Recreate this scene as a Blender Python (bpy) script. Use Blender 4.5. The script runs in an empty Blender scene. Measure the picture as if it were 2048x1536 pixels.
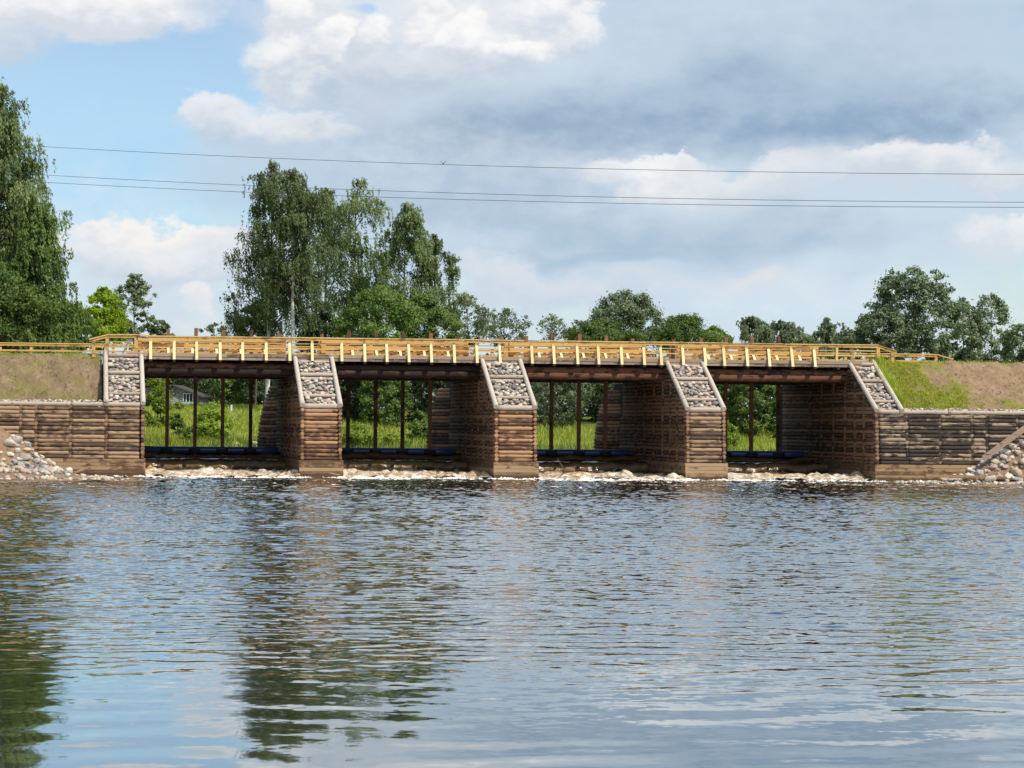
import bpy, math, random
import numpy as np
from mathutils import Vector, Matrix

random.seed(7)
RNG = np.random.default_rng(11)
SC = bpy.context.scene
COL = SC.collection

# ------------------------------------------------------------------ camera
F = 4500.0            # focal length in pixels of a 2048 px wide picture
HC = 2.8              # eye height over the pool
PITCH = math.atan(82 / F)
ROLL = 0.009
cam = bpy.data.cameras.new('camera')
cam.sensor_width = 36.0
cam.lens = F / 2048 * 36.0
cam.clip_start = 0.5
cam.clip_end = 9000
camo = bpy.data.objects.new('camera', cam)
COL.objects.link(camo)
_f = Vector((0, math.cos(PITCH), math.sin(PITCH)))
_r = Vector((1, 0, 0))
_u = _r.cross(_f)
_r2 = _r * math.cos(ROLL) + _u * math.sin(ROLL)
_u2 = _u * math.cos(ROLL) - _r * math.sin(ROLL)
M3 = Matrix((_r2, _u2, -_f)).transposed()
camo.matrix_world = Matrix.Translation((0, 0, HC)) @ M3.to_4x4()
SC.camera = camo
SC.view_settings.view_transform = 'Standard'
SC.view_settings.look = 'None'
SC.view_settings.exposure = 0.0
SC.view_settings.gamma = 1.0

# ------------------------------------------------------------------ node helper
class NG:
    def __init__(s, tree):
        s.t = tree; s.n = tree.nodes; s.l = tree.links
    def put(s, sock, v):
        if v is None: return
        if isinstance(v, bpy.types.NodeSocket): s.l.new(v, sock)
        else:
            if sock.type == 'RGBA' and not isinstance(v, (int, float)) and len(v) == 3: v = (*v, 1)
            sock.default_value = v
    def m(s, op, a, b=None, c=None, clamp=False):
        n = s.n.new('ShaderNodeMath'); n.operation = op; n.use_clamp = clamp
        for i, v in enumerate((a, b, c)): s.put(n.inputs[i], v)
        return n.outputs[0]
    def vm(s, op, a, b=None, c=None, out=0):
        n = s.n.new('ShaderNodeVectorMath'); n.operation = op
        for i, v in enumerate((a, b, c)):
            if v is not None: s.put(n.inputs[i], v)
        return n.outputs[out]
    def mix(s, f, a, b):
        n = s.n.new('ShaderNodeMix'); n.data_type = 'RGBA'
        s.put(n.inputs['Factor'], f) if False else s.put(n.inputs[0], f)
        s.put(n.inputs[6], a); s.put(n.inputs[7], b)
        return n.outputs[2]
    def ss(s, v, lo, hi, a=0.0, b=1.0):
        n = s.n.new('ShaderNodeMapRange'); n.interpolation_type = 'SMOOTHSTEP'
        s.put(n.inputs[0], v); n.inputs[1].default_value = lo; n.inputs[2].default_value = hi
        n.inputs[3].default_value = a; n.inputs[4].default_value = b
        return n.outputs[0]
    def noise(s, vec, scale, detail=4, rough=0.5, col=False, dist=0.0):
        n = s.n.new('ShaderNodeTexNoise')
        if vec is not None: s.put(n.inputs['Vector'], vec)
        n.inputs['Scale'].default_value = scale; n.inputs['Detail'].default_value = detail
        n.inputs['Roughness'].default_value = rough; n.inputs['Distortion'].default_value = dist
        return n.outputs['Color' if col else 'Fac']
    def sep(s, v):
        n = s.n.new('ShaderNodeSeparateXYZ'); s.put(n.inputs[0], v); return n.outputs
    def comb(s, x, y, z):
        n = s.n.new('ShaderNodeCombineXYZ')
        for i, v in enumerate((x, y, z)): s.put(n.inputs[i], v)
        return n.outputs[0]

# ------------------------------------------------------------------ sky and sun
SUN_EL = math.radians(50)
SUN_AZ = math.radians(132)      # clockwise from +Y
sun_dir = Vector((math.sin(SUN_AZ) * math.cos(SUN_EL), math.cos(SUN_AZ) * math.cos(SUN_EL), math.sin(SUN_EL)))
sl = bpy.data.lights.new('sun', 'SUN'); sl.energy = 4.6; sl.angle = math.radians(0.53); sl.color = (1.0, 0.94, 0.85)
so = bpy.data.objects.new('sun', sl); COL.objects.link(so)
so.rotation_euler = (-sun_dir).to_track_quat('-Z', 'Y').to_euler()

world = bpy.data.worlds.new('World'); SC.world = world; world.use_nodes = True
def build_world():
    t = world.node_tree; t.nodes.clear(); g = NG(t)
    sky = t.nodes.new('ShaderNodeTexSky'); sky.sky_type = 'NISHITA'; sky.sun_disc = False
    sky.sun_elevation = SUN_EL; sky.sun_rotation = SUN_AZ
    sky.air_density = 1.0; sky.dust_density = 0.6; sky.ozone_density = 1.6
    geo = t.nodes.new('ShaderNodeTexCoord'); d = geo.outputs['Generated']
    d = g.vm('NORMALIZE', d)
    x, y, z = g.sep(d)
    az = g.m('ARCTAN2', x, y)
    el = g.m('ARCSINE', z)
    U = g.m('MULTIPLY', az, 4.5)
    V = g.m('MULTIPLY', el, 4.5)
    flat = g.vm('MULTIPLY', d, (4.5, 4.5, 7.5))
    w1 = g.vm('SUBTRACT', g.noise(flat, 3.2, 3, 0.5, col=True), (0.5, 0.5, 0.5))
    w2 = g.vm('SUBTRACT', g.noise(flat, 9.0, 6, 0.62, col=True), (0.5, 0.5, 0.5))
    fine = g.m('SUBTRACT', g.noise(flat, 13.0, 7, 0.6), 0.5)
    broad = g.m('SUBTRACT', g.noise(g.vm('MULTIPLY', d, (4.5, 4.5, 14.0)), 2.6, 4, 0.5), 0.5)
    P = g.comb(U, V, 0.0)
    W1 = g.vm('SCALE', w1); W1.node.inputs['Scale'].default_value = 0.20
    W2 = g.vm('SCALE', w2); W2.node.inputs['Scale'].default_value = 0.13
    Q = g.vm('ADD', P, g.vm('ADD', W1, W2))
    Qs = g.vm('ADD', P, W1)
    qx, qy, _ = g.sep(Q)
    # clear sky
    col = g.vm('MULTIPLY', sky.outputs[0], (0.14, 0.14, 0.14))
    # cumulus elsewhere on the dome (the rest of the broken cloud cover)
    gen = g.noise(g.vm('MULTIPLY', d, (4.5, 4.5, 6.5)), 0.75, 7, 0.56)
    ga = g.ss(gen, 0.44, 0.58)
    away = g.m('MAXIMUM', g.ss(V, 0.80, 1.05), g.ss(g.m('ABSOLUTE', U), 1.05, 1.3))
    ga = g.m('MULTIPLY', ga, away)
    gc = g.mix(g.ss(g.noise(g.vm('MULTIPLY', d, (4.5, 4.5, 8.0)), 1.6, 6, 0.6), 0.35, 0.68), (0.42, 0.55, 0.72), (0.84, 0.90, 0.97))
    col = g.mix(ga, col, gc)
    # the cloud banks ahead: px, py, rx, ry, inner edge, opacity, top colour, bottom colour, soft
    WH = (0.98, 0.97, 0.96); LG = (0.60, 0.71, 0.82); MG = (0.44, 0.56, 0.70); DG = (0.235, 0.355, 0.50); BL = (0.36, 0.62, 0.88)
    HZ = (0.60, 0.74, 0.87)
    L = [
        # veil that pales the clear sky and the horizon
        (300, 420, 900, 330, 0.2, 0.55, (0.37, 0.66, 0.93), (0.62, 0.76, 0.89), 1),
        (1100, 800, 2600, 330, 0.3, 0.80, HZ, (0.66, 0.74, 0.82), 1),
        # grey sheet over the right two thirds
        (1480, 300, 1010, 420, 0.62, 0.96, LG, LG, 0),
        (1120, 480, 780, 170, 0.45, 0.9, LG, (0.53, 0.65, 0.78), 0),
        (900, 330, 470, 190, 0.5, 0.9, (0.62, 0.70, 0.80), MG, 0),
        (1640, 215, 660, 145, 0.35, 0.95, (0.42, 0.54, 0.68), (0.26, 0.39, 0.55), 1),
        (1130, 250, 460, 105, 0.25, 0.88, MG, (0.29, 0.41, 0.56), 1),
        (1600, 50, 640, 150, 0.3, 0.8, (0.60, 0.70, 0.81), (0.48, 0.60, 0.73), 1),
        # white cumulus along the top
        (190, 25, 330, 85, 0.6, 0.97, WH, (0.68, 0.72, 0.79), 0),
        (20, 110, 90, 65, 0.3, 0.9, (0.72, 0.76, 0.82), (0.55, 0.64, 0.75), 0),
        (600, 95, 150, 140, 0.62, 0.95, (0.84, 0.86, 0.89), (0.56, 0.64, 0.75), 0),
        (680, 165, 190, 100, 0.5, 0.8, (0.84, 0.85, 0.87), (0.55, 0.62, 0.72), 0),
        (970, 30, 270, 115, 0.6, 0.9, (0.84, 0.86, 0.88), (0.56, 0.64, 0.74), 0),
        (1090, 70, 150, 75, 0.45, 0.85, (0.9, 0.9, 0.9), (0.58, 0.65, 0.74), 0),
        (830, 85, 430, 170, 0.35, 0.85, (0.84, 0.86, 0.89), (0.60, 0.68, 0.78), 1),
        (530, 150, 75, 80, 0.5, 0.85, (0.90, 0.91, 0.92), (0.62, 0.69, 0.78), 0),
        (610, 195, 120, 60, 0.4, 0.7, (0.84, 0.86, 0.89), (0.56, 0.65, 0.76), 0),
        (545, 60, 62, 62, 0.7, 0.95, WH, (0.70, 0.74, 0.80), 0),
        (655, 115, 74, 66, 0.7, 0.95, WH, (0.62, 0.68, 0.76), 0),
        (560, 150, 70, 55, 0.7, 0.9, (0.92, 0.92, 0.93), (0.58, 0.66, 0.76), 0),
        (725, 70, 50, 55, 0.7, 0.9, WH, (0.62, 0.68, 0.76), 0),
        (690, 195, 70, 42, 0.6, 0.7, (0.78, 0.81, 0.85), (0.50, 0.60, 0.72), 0),
        (840, 35, 62, 48, 0.7, 0.9, WH, (0.66, 0.71, 0.79), 0),
        (930, 70, 78, 50, 0.7, 0.95, WH, (0.62, 0.68, 0.77), 0),
        (1030, 105, 84, 52, 0.7, 0.95, WH, (0.58, 0.66, 0.76), 0),
        (1085, 30, 70, 60, 0.7, 0.9, WH, (0.66, 0.72, 0.80), 0),
        (1165, 62, 58, 52, 0.7, 0.85, (0.92, 0.92, 0.93), (0.56, 0.65, 0.76), 0),
        (420, 262, 62, 48, 0.7, 0.9, (0.84, 0.86, 0.90), (0.58, 0.67, 0.78), 0),
        (540, 258, 52, 36, 0.7, 0.8, (0.84, 0.86, 0.90), (0.60, 0.68, 0.78), 0),
        (1330, 335, 90, 24, 0.7, 0.8, (0.94, 0.94, 0.95), (0.74, 0.79, 0.85), 0),
        (1760, 318, 80, 30, 0.7, 0.7, (0.88, 0.89, 0.91), (0.66, 0.73, 0.81), 0),
        (1900, 310, 80, 34, 0.7, 0.7, (0.90, 0.90, 0.92), (0.66, 0.73, 0.81), 0),
        (2030, 460, 40, 44, 0.6, 0.8, (0.95, 0.95, 0.95), (0.74, 0.79, 0.85), 0),
        (860, 140, 220, 75, 0.25, 0.7, (0.72, 0.75, 0.81), (0.48, 0.57, 0.68), 1),
        (1990, 20, 170, 70, 0.2, 0.6, (0.72, 0.76, 0.82), LG, 1),
        (690, 38, 42, 22, 0.2, 0.7, BL, BL, 1),
        # middle left shoulder
        (500, 275, 180, 70, 0.5, 0.9, (0.82, 0.84, 0.88), (0.52, 0.62, 0.74), 0),
        (620, 270, 120, 38, 0.4, 0.75, (0.82, 0.84, 0.87), (0.62, 0.69, 0.77), 0),
        (500, 360, 260, 90, 0.3, 0.75, (0.55, 0.66, 0.78), (0.50, 0.63, 0.77), 1),
        # bright band at the right
        (1290, 352, 165, 40, 0.5, 0.85, (0.90, 0.91, 0.92), (0.68, 0.73, 0.80), 0),
        (1480, 372, 250, 48, 0.4, 0.85, (0.80, 0.82, 0.85), (0.64, 0.71, 0.79), 0),
        (1850, 350, 280, 75, 0.5, 0.85, (0.86, 0.86, 0.88), (0.62, 0.69, 0.77), 0),
        (1400, 470, 560, 75, 0.3, 0.9, (0.52, 0.62, 0.73), (0.40, 0.54, 0.68), 1),
        (1180, 520, 260, 22, 0.2, 0.6, (0.36, 0.50, 0.65), (0.40, 0.53, 0.67), 1),
        (1985, 480, 110, 60, 0.4, 0.85, (0.88, 0.88, 0.90), (0.68, 0.74, 0.81), 0),
        # low layers near the horizon
        (1010, 565, 190, 50, 0.3, 0.7, (0.74, 0.78, 0.83), (0.64, 0.71, 0.79), 0),
        (1280, 570, 330, 40, 0.2, 0.6, (0.72, 0.77, 0.83), (0.62, 0.70, 0.79), 1),
        (1620, 600, 460, 75, 0.2, 0.7, (0.74, 0.81, 0.88), (0.64, 0.76, 0.87), 1),
        (1500, 560, 70, 22, 0.3, 0.6, (0.84, 0.82, 0.80), (0.7, 0.74, 0.8), 1),
        (330, 520, 330, 95, 0.55, 0.95, (0.84, 0.85, 0.87), (0.60, 0.68, 0.78), 0),
        (330, 462, 190, 32, 0.4, 0.95, (0.95, 0.92, 0.88), (0.78, 0.80, 0.84), 0),
        (180, 470, 60, 22, 0.4, 0.9, (0.92, 0.90, 0.88), (0.74, 0.78, 0.83), 0),
        (330, 610, 330, 60, 0.2, 0.7, (0.64, 0.71, 0.80), (0.60, 0.71, 0.82), 1),
        (408, 605, 32, 42, 0.3, 0.7, (0.90, 0.87, 0.85), (0.72, 0.77, 0.83), 0),
    ]
    for (px, py, rx, ry, inner, op, ct, cb, soft) in L:
        cu = (px - 1024) / 1000; cv = (850 + 9 * cu - py) / 1000
        q = g.vm('SUBTRACT', Qs if soft else Q, (cu, cv, 0))
        q = g.vm('MULTIPLY', q, (1000 / rx, 1000 / ry, 0))
        dist = g.vm('LENGTH', q, out=1)
        dist = g.m('ADD', dist, g.m('MULTIPLY', fine, 0.45 if not soft else 0.3))
        a = g.ss(dist, inner, 1.0, op, 0.0) if soft else g.ss(dist, max(inner - .12, 0.5), 1.0, op, 0.0)
        qq = g.sep(q)
        tone = g.m('ADD', qq[1], g.m('MULTIPLY', fine, 2.2))
        tone = g.m('ADD', tone, g.m('MULTIPLY', broad, 1.2))
        c = g.mix(g.ss(tone, -0.75, 0.75), cb, ct)
        col = g.mix(a, col, c)
    bg = t.nodes.new('ShaderNodeBackground'); bg.inputs[1].default_value = 1.0
    t.links.new(col, bg.inputs[0])
    out = t.nodes.new('ShaderNodeOutputWorld'); t.links.new(bg.outputs[0], out.inputs[0])
    world.cycles.sampling_method = 'MANUAL'; world.cycles.sample_map_resolution = 1024
build_world()

# ------------------------------------------------------------------ coordinates
# bridge frame: u along the dam, v upstream, h above the pool
OY = 115.4
E2 = (-0.1904, 0.9816)
def W(u, v, h): return (u + E2[0] * v, OY + 0.1 * u + E2[1] * v, h)
def UV(x, y):
    yy = y - OY
    return (E2[1] * x - E2[0] * yy) / 1.00064, (yy - 0.1 * x) / 1.00064
def yh(px): return 850 + ROLL * (px - 1024)
def Uof(px, v, py=800):
    t = (px + ROLL * (py - 768) - 1024) / F
    return ((OY + E2[1] * v) * t - E2[0] * v) / (1 - 0.1 * t)
def Hof(px, py, v):
    Y = OY + 0.1 * Uof(px, v, py) + E2[1] * v
    return HC + (yh(px) - py) * Y / F
def PT(px, py, v): return W(Uof(px, v, py), v, Hof(px, py, v))
def AT(px, py, z):
    return ((px + ROLL * (py - 768) - 1024) / F * z, z, HC + (yh(px) - py) * z / F)

# ------------------------------------------------------------------ noise for shapes
_perm = np.random.default_rng(5).random((256, 256))
def vnoise(x, y):
    xi = np.floor(x).astype(int); yi = np.floor(y).astype(int)
    fx = x - xi; fy = y - yi
    fx = fx * fx * (3 - 2 * fx); fy = fy * fy * (3 - 2 * fy)
    a = _perm[xi & 255, yi & 255]; b = _perm[(xi + 1) & 255, yi & 255]
    c = _perm[xi & 255, (yi + 1) & 255]; d = _perm[(xi + 1) & 255, (yi + 1) & 255]
    return (a * (1 - fx) + b * fx) * (1 - fy) + (c * (1 - fx) + d * fx) * fy - 0.5
def fbm(x, y, o=4, gain=0.5):
    s = 0; a = 1.0
    for i in range(o):
        s = s + a * vnoise(x * 2 ** i + 17.3 * i, y * 2 ** i + 5.1 * i); a *= gain
    return s

# ------------------------------------------------------------------ objects
def tag(o, label=None, cat=None, group=None, kind=None):
    if label: o['label'] = label
    if cat: o['category'] = cat
    if group: o['group'] = group
    if kind: o['kind'] = kind
    return o
def empty(name, loc, label, cat, group=None):
    o = bpy.data.objects.new(name, None); COL.objects.link(o); o.location = loc
    o.empty_display_size = 0.2
    return tag(o, label, cat, group)
def mesh_np(name, V, Fc, tone=None, smooth=None, sharp=None):
    """V (n,3); Fc list of faces or (m,k) array"""
    me = bpy.data.meshes.new(name)
    V = np.asarray(V, np.float32)
    if isinstance(Fc, np.ndarray):
        m, k = Fc.shape
        me.vertices.add(len(V)); me.vertices.foreach_set('co', V.ravel())
        me.loops.add(m * k); me.loops.foreach_set('vertex_index', Fc.astype(np.int32).ravel())
        me.polygons.add(m)
        me.polygons.foreach_set('loop_start', np.arange(0, m * k, k, dtype=np.int32))
        if smooth is True: me.polygons.foreach_set('use_smooth', np.ones(m, bool))
        me.update(calc_edges=True)
    else:
        me.from_pydata([tuple(map(float, v)) for v in V], [], Fc)
        if smooth is True: me.polygons.foreach_set('use_smooth', np.ones(len(me.polygons), bool))
        elif smooth is not None: me.polygons.foreach_set('use_smooth', np.asarray(smooth, bool))
    if tone is not None:
        at = me.attributes.new('tone', 'FLOAT', 'POINT'); at.data.foreach_set('value', np.asarray(tone, np.float32))
    return me
def root_loc(o):
    while o.parent: o = o.parent
    return np.array(o.location)
def add(name, me, mat, parent=None):
    if mat is not None and not me.materials: me.materials.append(mat)
    o = bpy.data.objects.new(name, me); COL.objects.link(o)
    if parent is not None: o.parent = parent
    return o

class MB:
    def __init__(s): s.v = []; s.f = []; s.t = []; s.s = []
    def _add(s, V, Fs, tone, smooth):
        b = len(s.v); s.v += [tuple(map(float, p)) for p in V]
        s.f += [tuple(b + i for i in f) for f in Fs]
        s.t += [tone] * len(V) if np.isscalar(tone) else list(tone)
        s.s += [smooth] * len(Fs)
    def tube(s, p0, p1, r0, r1=None, sides=10, segs=1, jit=0.0, tone=None, bend=0.0, path=None, radii=None):
        tone = random.random() if tone is None else tone
        if path is None:
            r1 = r0 if r1 is None else r1
            p0 = np.array(p0, float); p1 = np.array(p1, float)
            k = np.linspace(0, 1, segs + 1)
            path = p0 + (p1 - p0) * k[:, None]
            radii = r0 + (r1 - r0) * k
            if jit:
                radii = radii * (1 + np.array([random.uniform(-jit, jit) for _ in k]))
                path[:, 2] += np.array([random.uniform(-jit, jit) * r0 * 0.8 for _ in k])
        path = np.asarray(path, float)
        d = np.gradient(path, axis=0) if len(path) > 1 else path
        V = []
        for i, p in enumerate(path):
            t = d[i] / (np.linalg.norm(d[i]) + 1e-9)
            a = np.array((0, 0, 1.0)) if abs(t[2]) < 0.9 else np.array((0, 1.0, 0))
            x = np.cross(t, a); x /= np.linalg.norm(x); y = np.cross(x, t)
            for j in range(sides):
                an = 2 * math.pi * j / sides
                rr = radii[i] * (1 + (random.uniform(-jit, jit) * 0.5 if jit else 0))
                V.append(p + (x * math.cos(an) + y * math.sin(an)) * rr)
        n = len(path); Fs = []
        for i in range(n - 1):
            for j in range(sides):
                a = i * sides + j; b = i * sides + (j + 1) % sides
                Fs.append((a, b, b + sides, a + sides))
        s._add(V, Fs, tone, True)
        b = len(s.v) - len(V)
        s.f.append(tuple(b + j for j in reversed(range(sides)))); s.s.append(False)
        s.f.append(tuple(b + (n - 1) * sides + j for j in range(sides))); s.s.append(False)
        return s
    def hexa(s, c, tone=None):
        """8 corners: bottom 4 ccw, top 4 ccw"""
        s._add(c, [(3, 2, 1, 0), (4, 5, 6, 7), (0, 1, 5, 4), (1, 2, 6, 5), (2, 3, 7, 6), (3, 0, 4, 7)], random.random() if tone is None else tone, False)
        return s
    def box(s, u0, u1, v0, v1, h0, h1, tone=None):
        return s.hexa([W(u0, v0, h0), W(u1, v0, h0), W(u1, v1, h0), W(u0, v1, h0), W(u0, v0, h1), W(u1, v0, h1), W(u1, v1, h1), W(u0, v1, h1)], tone)
    def bar(s, p0, p1, w, t, tone=None, up=(0, 0, 1)):
        p0 = np.array(p0, float); p1 = np.array(p1, float); d = p1 - p0; d /= np.linalg.norm(d)
        up = np.array(up, float); x = np.cross(d, up); x /= np.linalg.norm(x); y = np.cross(x, d)
        x *= w / 2; y *= t / 2
        return s.hexa([p0 - x - y, p0 + x - y, p1 + x - y, p1 - x - y, p0 - x + y, p0 + x + y, p1 + x + y, p1 - x + y], tone)
    def poly(s, V, Fs, tone=0.5, smooth=False): s._add(V, Fs, tone, smooth); return s
    def build(s, name, mat, parent=None):
        V = np.array(s.v)
        if parent is not None: V = V - root_loc(parent)
        me = mesh_np(name, V, s.f, s.t, s.s)
        return add(name, me, mat, parent)
def single(mb, name, mat, loc, label, cat, group=None):
    me = mesh_np(name, np.array(mb.v) - np.array(loc), mb.f, mb.t, mb.s)
    o = add(name, me, mat); o.location = loc
    return tag(o, label, cat, group)

# ------------------------------------------------------------------ materials
def newmat(name):
    m = bpy.data.materials.new(name); m.use_nodes = True
    t = m.node_tree; g = NG(t); b = t.nodes['Principled BSDF']
    return m, g, b
def coord(g, kind='Object'):
    n = g.n.new('ShaderNodeTexCoord'); return n.outputs[kind]
def worldpos(g):
    return g.n.new('ShaderNodeNewGeometry').outputs['Position']
def attr(g, name='tone'):
    n = g.n.new('ShaderNodeAttribute'); n.attribute_name = name; return n.outputs['Fac']
def bump(g, h, strength, dist):
    n = g.n.new('ShaderNodeBump'); g.put(n.inputs['Height'], h)
    n.inputs['Strength'].default_value = strength; n.inputs['Distance'].default_value = dist
    return n.outputs[0]
def wood(name, light, mid, dark, amount=0.5, axis=0, rough=0.85, grey=None, patch=1.0, wet=False):
    m, g, b = newmat(name)
    p = worldpos(g)
    sc = [9.0, 9.0, 9.0]; sc[axis] = 1.1
    if axis == 3: sc = [7, 4, 4]
    p1 = g.vm('MULTIPLY', p, tuple(sc[:3]))
    n1 = g.noise(p1, 1.0, 5, 0.65)
    n2 = g.noise(g.vm('MULTIPLY', p, (2.2, 2.2, 3.5)), 1.0 * patch, 4, 0.6)
    t = attr(g)
    base = g.mix(g.ss(g.m('ADD', g.m('MULTIPLY', t, 0.8), g.m('MULTIPLY', n1, 0.6)), 0.25, 1.05), mid, light)
    k = g.m('ADD', g.m('ADD', g.m('MULTIPLY', n1, 0.8), g.m('MULTIPLY', n2, 0.7)), g.m('MULTIPLY', t, -0.28))
    base = g.mix(g.ss(k, 0.95 - amount, 1.08 - amount), base, dark)
    if wet:
        zz = g.sep(p)[2]
        base = g.mix(g.ss(g.m('ADD', zz, g.m('MULTIPLY', g.m('SUBTRACT', n2, 0.5), 0.5)), 0.12, 0.42), tuple(c * .8 for c in dark), base)
    if grey is not None:
        base = g.mix(g.m('MULTIPLY', g.ss(n2, 0.48, 0.62), 0.7), base, grey)
    g.put(b.inputs['Base Color'], base); b.inputs['Roughness'].default_value = rough
    b.inputs['Specular IOR Level'].default_value = 0.25
    g.put(b.inputs['Normal'], bump(g, n1, 0.5, 0.02))
    return m
M = {}
M['log_brown'] = wood('brown_log', (0.36, 0.24, 0.145), (0.225, 0.138, 0.08), (0.085, 0.055, 0.037), 0.38, 0)
M['log_red'] = wood('red_log', (0.41, 0.235, 0.125), (0.27, 0.142, 0.072), (0.095, 0.05, 0.03), 0.38, 0)
M['log_dark'] = wood('dark_log', (0.34, 0.255, 0.175), (0.16, 0.108, 0.068), (0.048, 0.036, 0.027), 0.47, 0)
M['log_side'] = wood('side_log', (0.24, 0.14, 0.078), (0.16, 0.09, 0.049), (0.065, 0.037, 0.022), 0.36, 1)  # darkened wood: shade of the pier sides put into the colour
M['log_end'] = wood('log_end', (0.30, 0.18, 0.10), (0.19, 0.11, 0.06), (0.05, 0.03, 0.018), 0.35, 1)
M['log_pale'] = wood('pale_log', (0.52, 0.45, 0.37), (0.38, 0.31, 0.245), (0.13, 0.09, 0.065), 0.30, 1, patch=3.5)
M['log_rung'] = wood('rung_log', (0.46, 0.37, 0.29), (0.30, 0.225, 0.165), (0.08, 0.055, 0.04), 0.30, 0, patch=2.5)
M['beam'] = wood('beam_log', (0.13, 0.058, 0.032), (0.075, 0.035, 0.02), (0.025, 0.015, 0.011), 0.45, 0)  # reddish wood, darkened in the colour for the shade under the deck
M['plank'] = wood('skirt_plank', (0.37, 0.25, 0.135), (0.27, 0.165, 0.085), (0.13, 0.075, 0.04), 0.36, 0, wet=True)
M['deck'] = wood('deck_plank', (0.36, 0.27, 0.19), (0.25, 0.18, 0.125), (0.11, 0.075, 0.055), 0.28, 0)
M['pine'] = wood('fresh_pine', (0.70, 0.47, 0.17), (0.48, 0.28, 0.085), (0.24, 0.15, 0.07), 0.30, 0, 0.6)
M['pine_sunlit'] = wood('sunlit_pine', (0.86, 0.68, 0.36), (0.76, 0.56, 0.26), (0.45, 0.28, 0.12), 0.14, 2, 0.6)  # brighter pine: sunlight on the braces put into the colour
M['pine_orange'] = wood('orange_pine', (0.66, 0.38, 0.12), (0.42, 0.19, 0.045), (0.22, 0.10, 0.035), 0.30, 0, 0.6)
M['pole'] = wood('gate_pole', (0.26, 0.13, 0.07), (0.16, 0.085, 0.05), (0.06, 0.035, 0.022), 0.3, 2)
M['driftwood'] = wood('driftwood', (0.22, 0.14, 0.09), (0.13, 0.08, 0.05), (0.05, 0.03, 0.02), 0.3, 0)

def stone_mat():
    m, g, b = newmat('field_stone')
    oi = g.n.new('ShaderNodeObjectInfo')
    p = coord(g)
    n = g.noise(p, 3.0, 6, 0.65); n2 = g.noise(p, 14.0, 3, 0.6)
    c = g.vm('MULTIPLY', oi.outputs['Color'], g.comb(*[g.ss(n, 0.2, 0.8, 0.62, 1.2)] * 3))
    c = g.mix(g.m('MULTIPLY', g.ss(n2, 0.55, 0.72), 0.35), c, (0.12, 0.11, 0.10))
    g.put(b.inputs['Base Color'], c); b.inputs['Roughness'].default_value = 0.85
    g.put(b.inputs['Normal'], bump(g, n2, 0.4, 0.03))
    return m
M['stone'] = stone_mat()
def rubble_mat():
    m, g, b = newmat('rubble')
    t = attr(g); p = worldpos(g)
    n = g.noise(p, 9.0, 5, 0.6)
    c = g.mix(g.ss(t, 0.0, 1.0), (0.25, 0.21, 0.18), (0.62, 0.55, 0.46))
    c = g.mix(g.m('MULTIPLY', g.ss(n, 0.5, 0.7), 0.5), c, (0.18, 0.15, 0.13))
    g.put(b.inputs['Base Color'], c); b.inputs['Roughness'].default_value = 0.9
    return m
M['rubble'] = rubble_mat()
def soil_mat(name, c1, c2, green, gmin, gmax, gscale=0.7, dark=(0.09, 0.06, 0.035)):
    m, g, b = newmat(name); p = worldpos(g)
    n = g.noise(p, 1.7, 7, 0.72); n2 = g.noise(p, gscale, 4, 0.55); n3 = g.noise(p, 4.2, 7, 0.78)
    c = g.mix(g.ss(n, 0.3, 0.7), c1, c2)
    gn = g.mix(g.ss(n3, 0.35, 0.65), green, tuple(x * 1.8 for x in green))
    t = attr(g)
    c = g.mix(g.m('MULTIPLY', g.ss(g.m('ADD', n2, g.m('MULTIPLY', t, 0.6)), gmin, gmax), g.ss(n3, 0.3, 0.6)), c, gn)
    c = g.mix(g.m('MULTIPLY', g.ss(n3, 0.54, 0.64), 0.7), c, dark)
    g.put(b.inputs['Base Color'], c); b.inputs['Roughness'].default_value = 0.95
    b.inputs['Specular IOR Level'].default_value = 0.1
    g.put(b.inputs['Normal'], bump(g, n3, 1.0, 0.35))
    return m
M['bank_soil'] = soil_mat('bank_soil', (0.32, 0.225, 0.125), (0.52, 0.375, 0.22), (0.20, 0.19, 0.045), 0.50, 0.80)
M['bank_grass'] = soil_mat('bank_grass', (0.40, 0.265, 0.155), (0.58, 0.40, 0.24), (0.22, 0.23, 0.03), 0.38, 0.74)
M['field'] = soil_mat('field', (0.18, 0.19, 0.035), (0.32, 0.28, 0.06), (0.10, 0.16, 0.02), 0.30, 0.6, 0.2)
M['sand'] = soil_mat('sand', (0.42, 0.26, 0.15), (0.54, 0.37, 0.235), (0.4, 0.3, 0.2), 0.9, 1.2)

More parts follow.
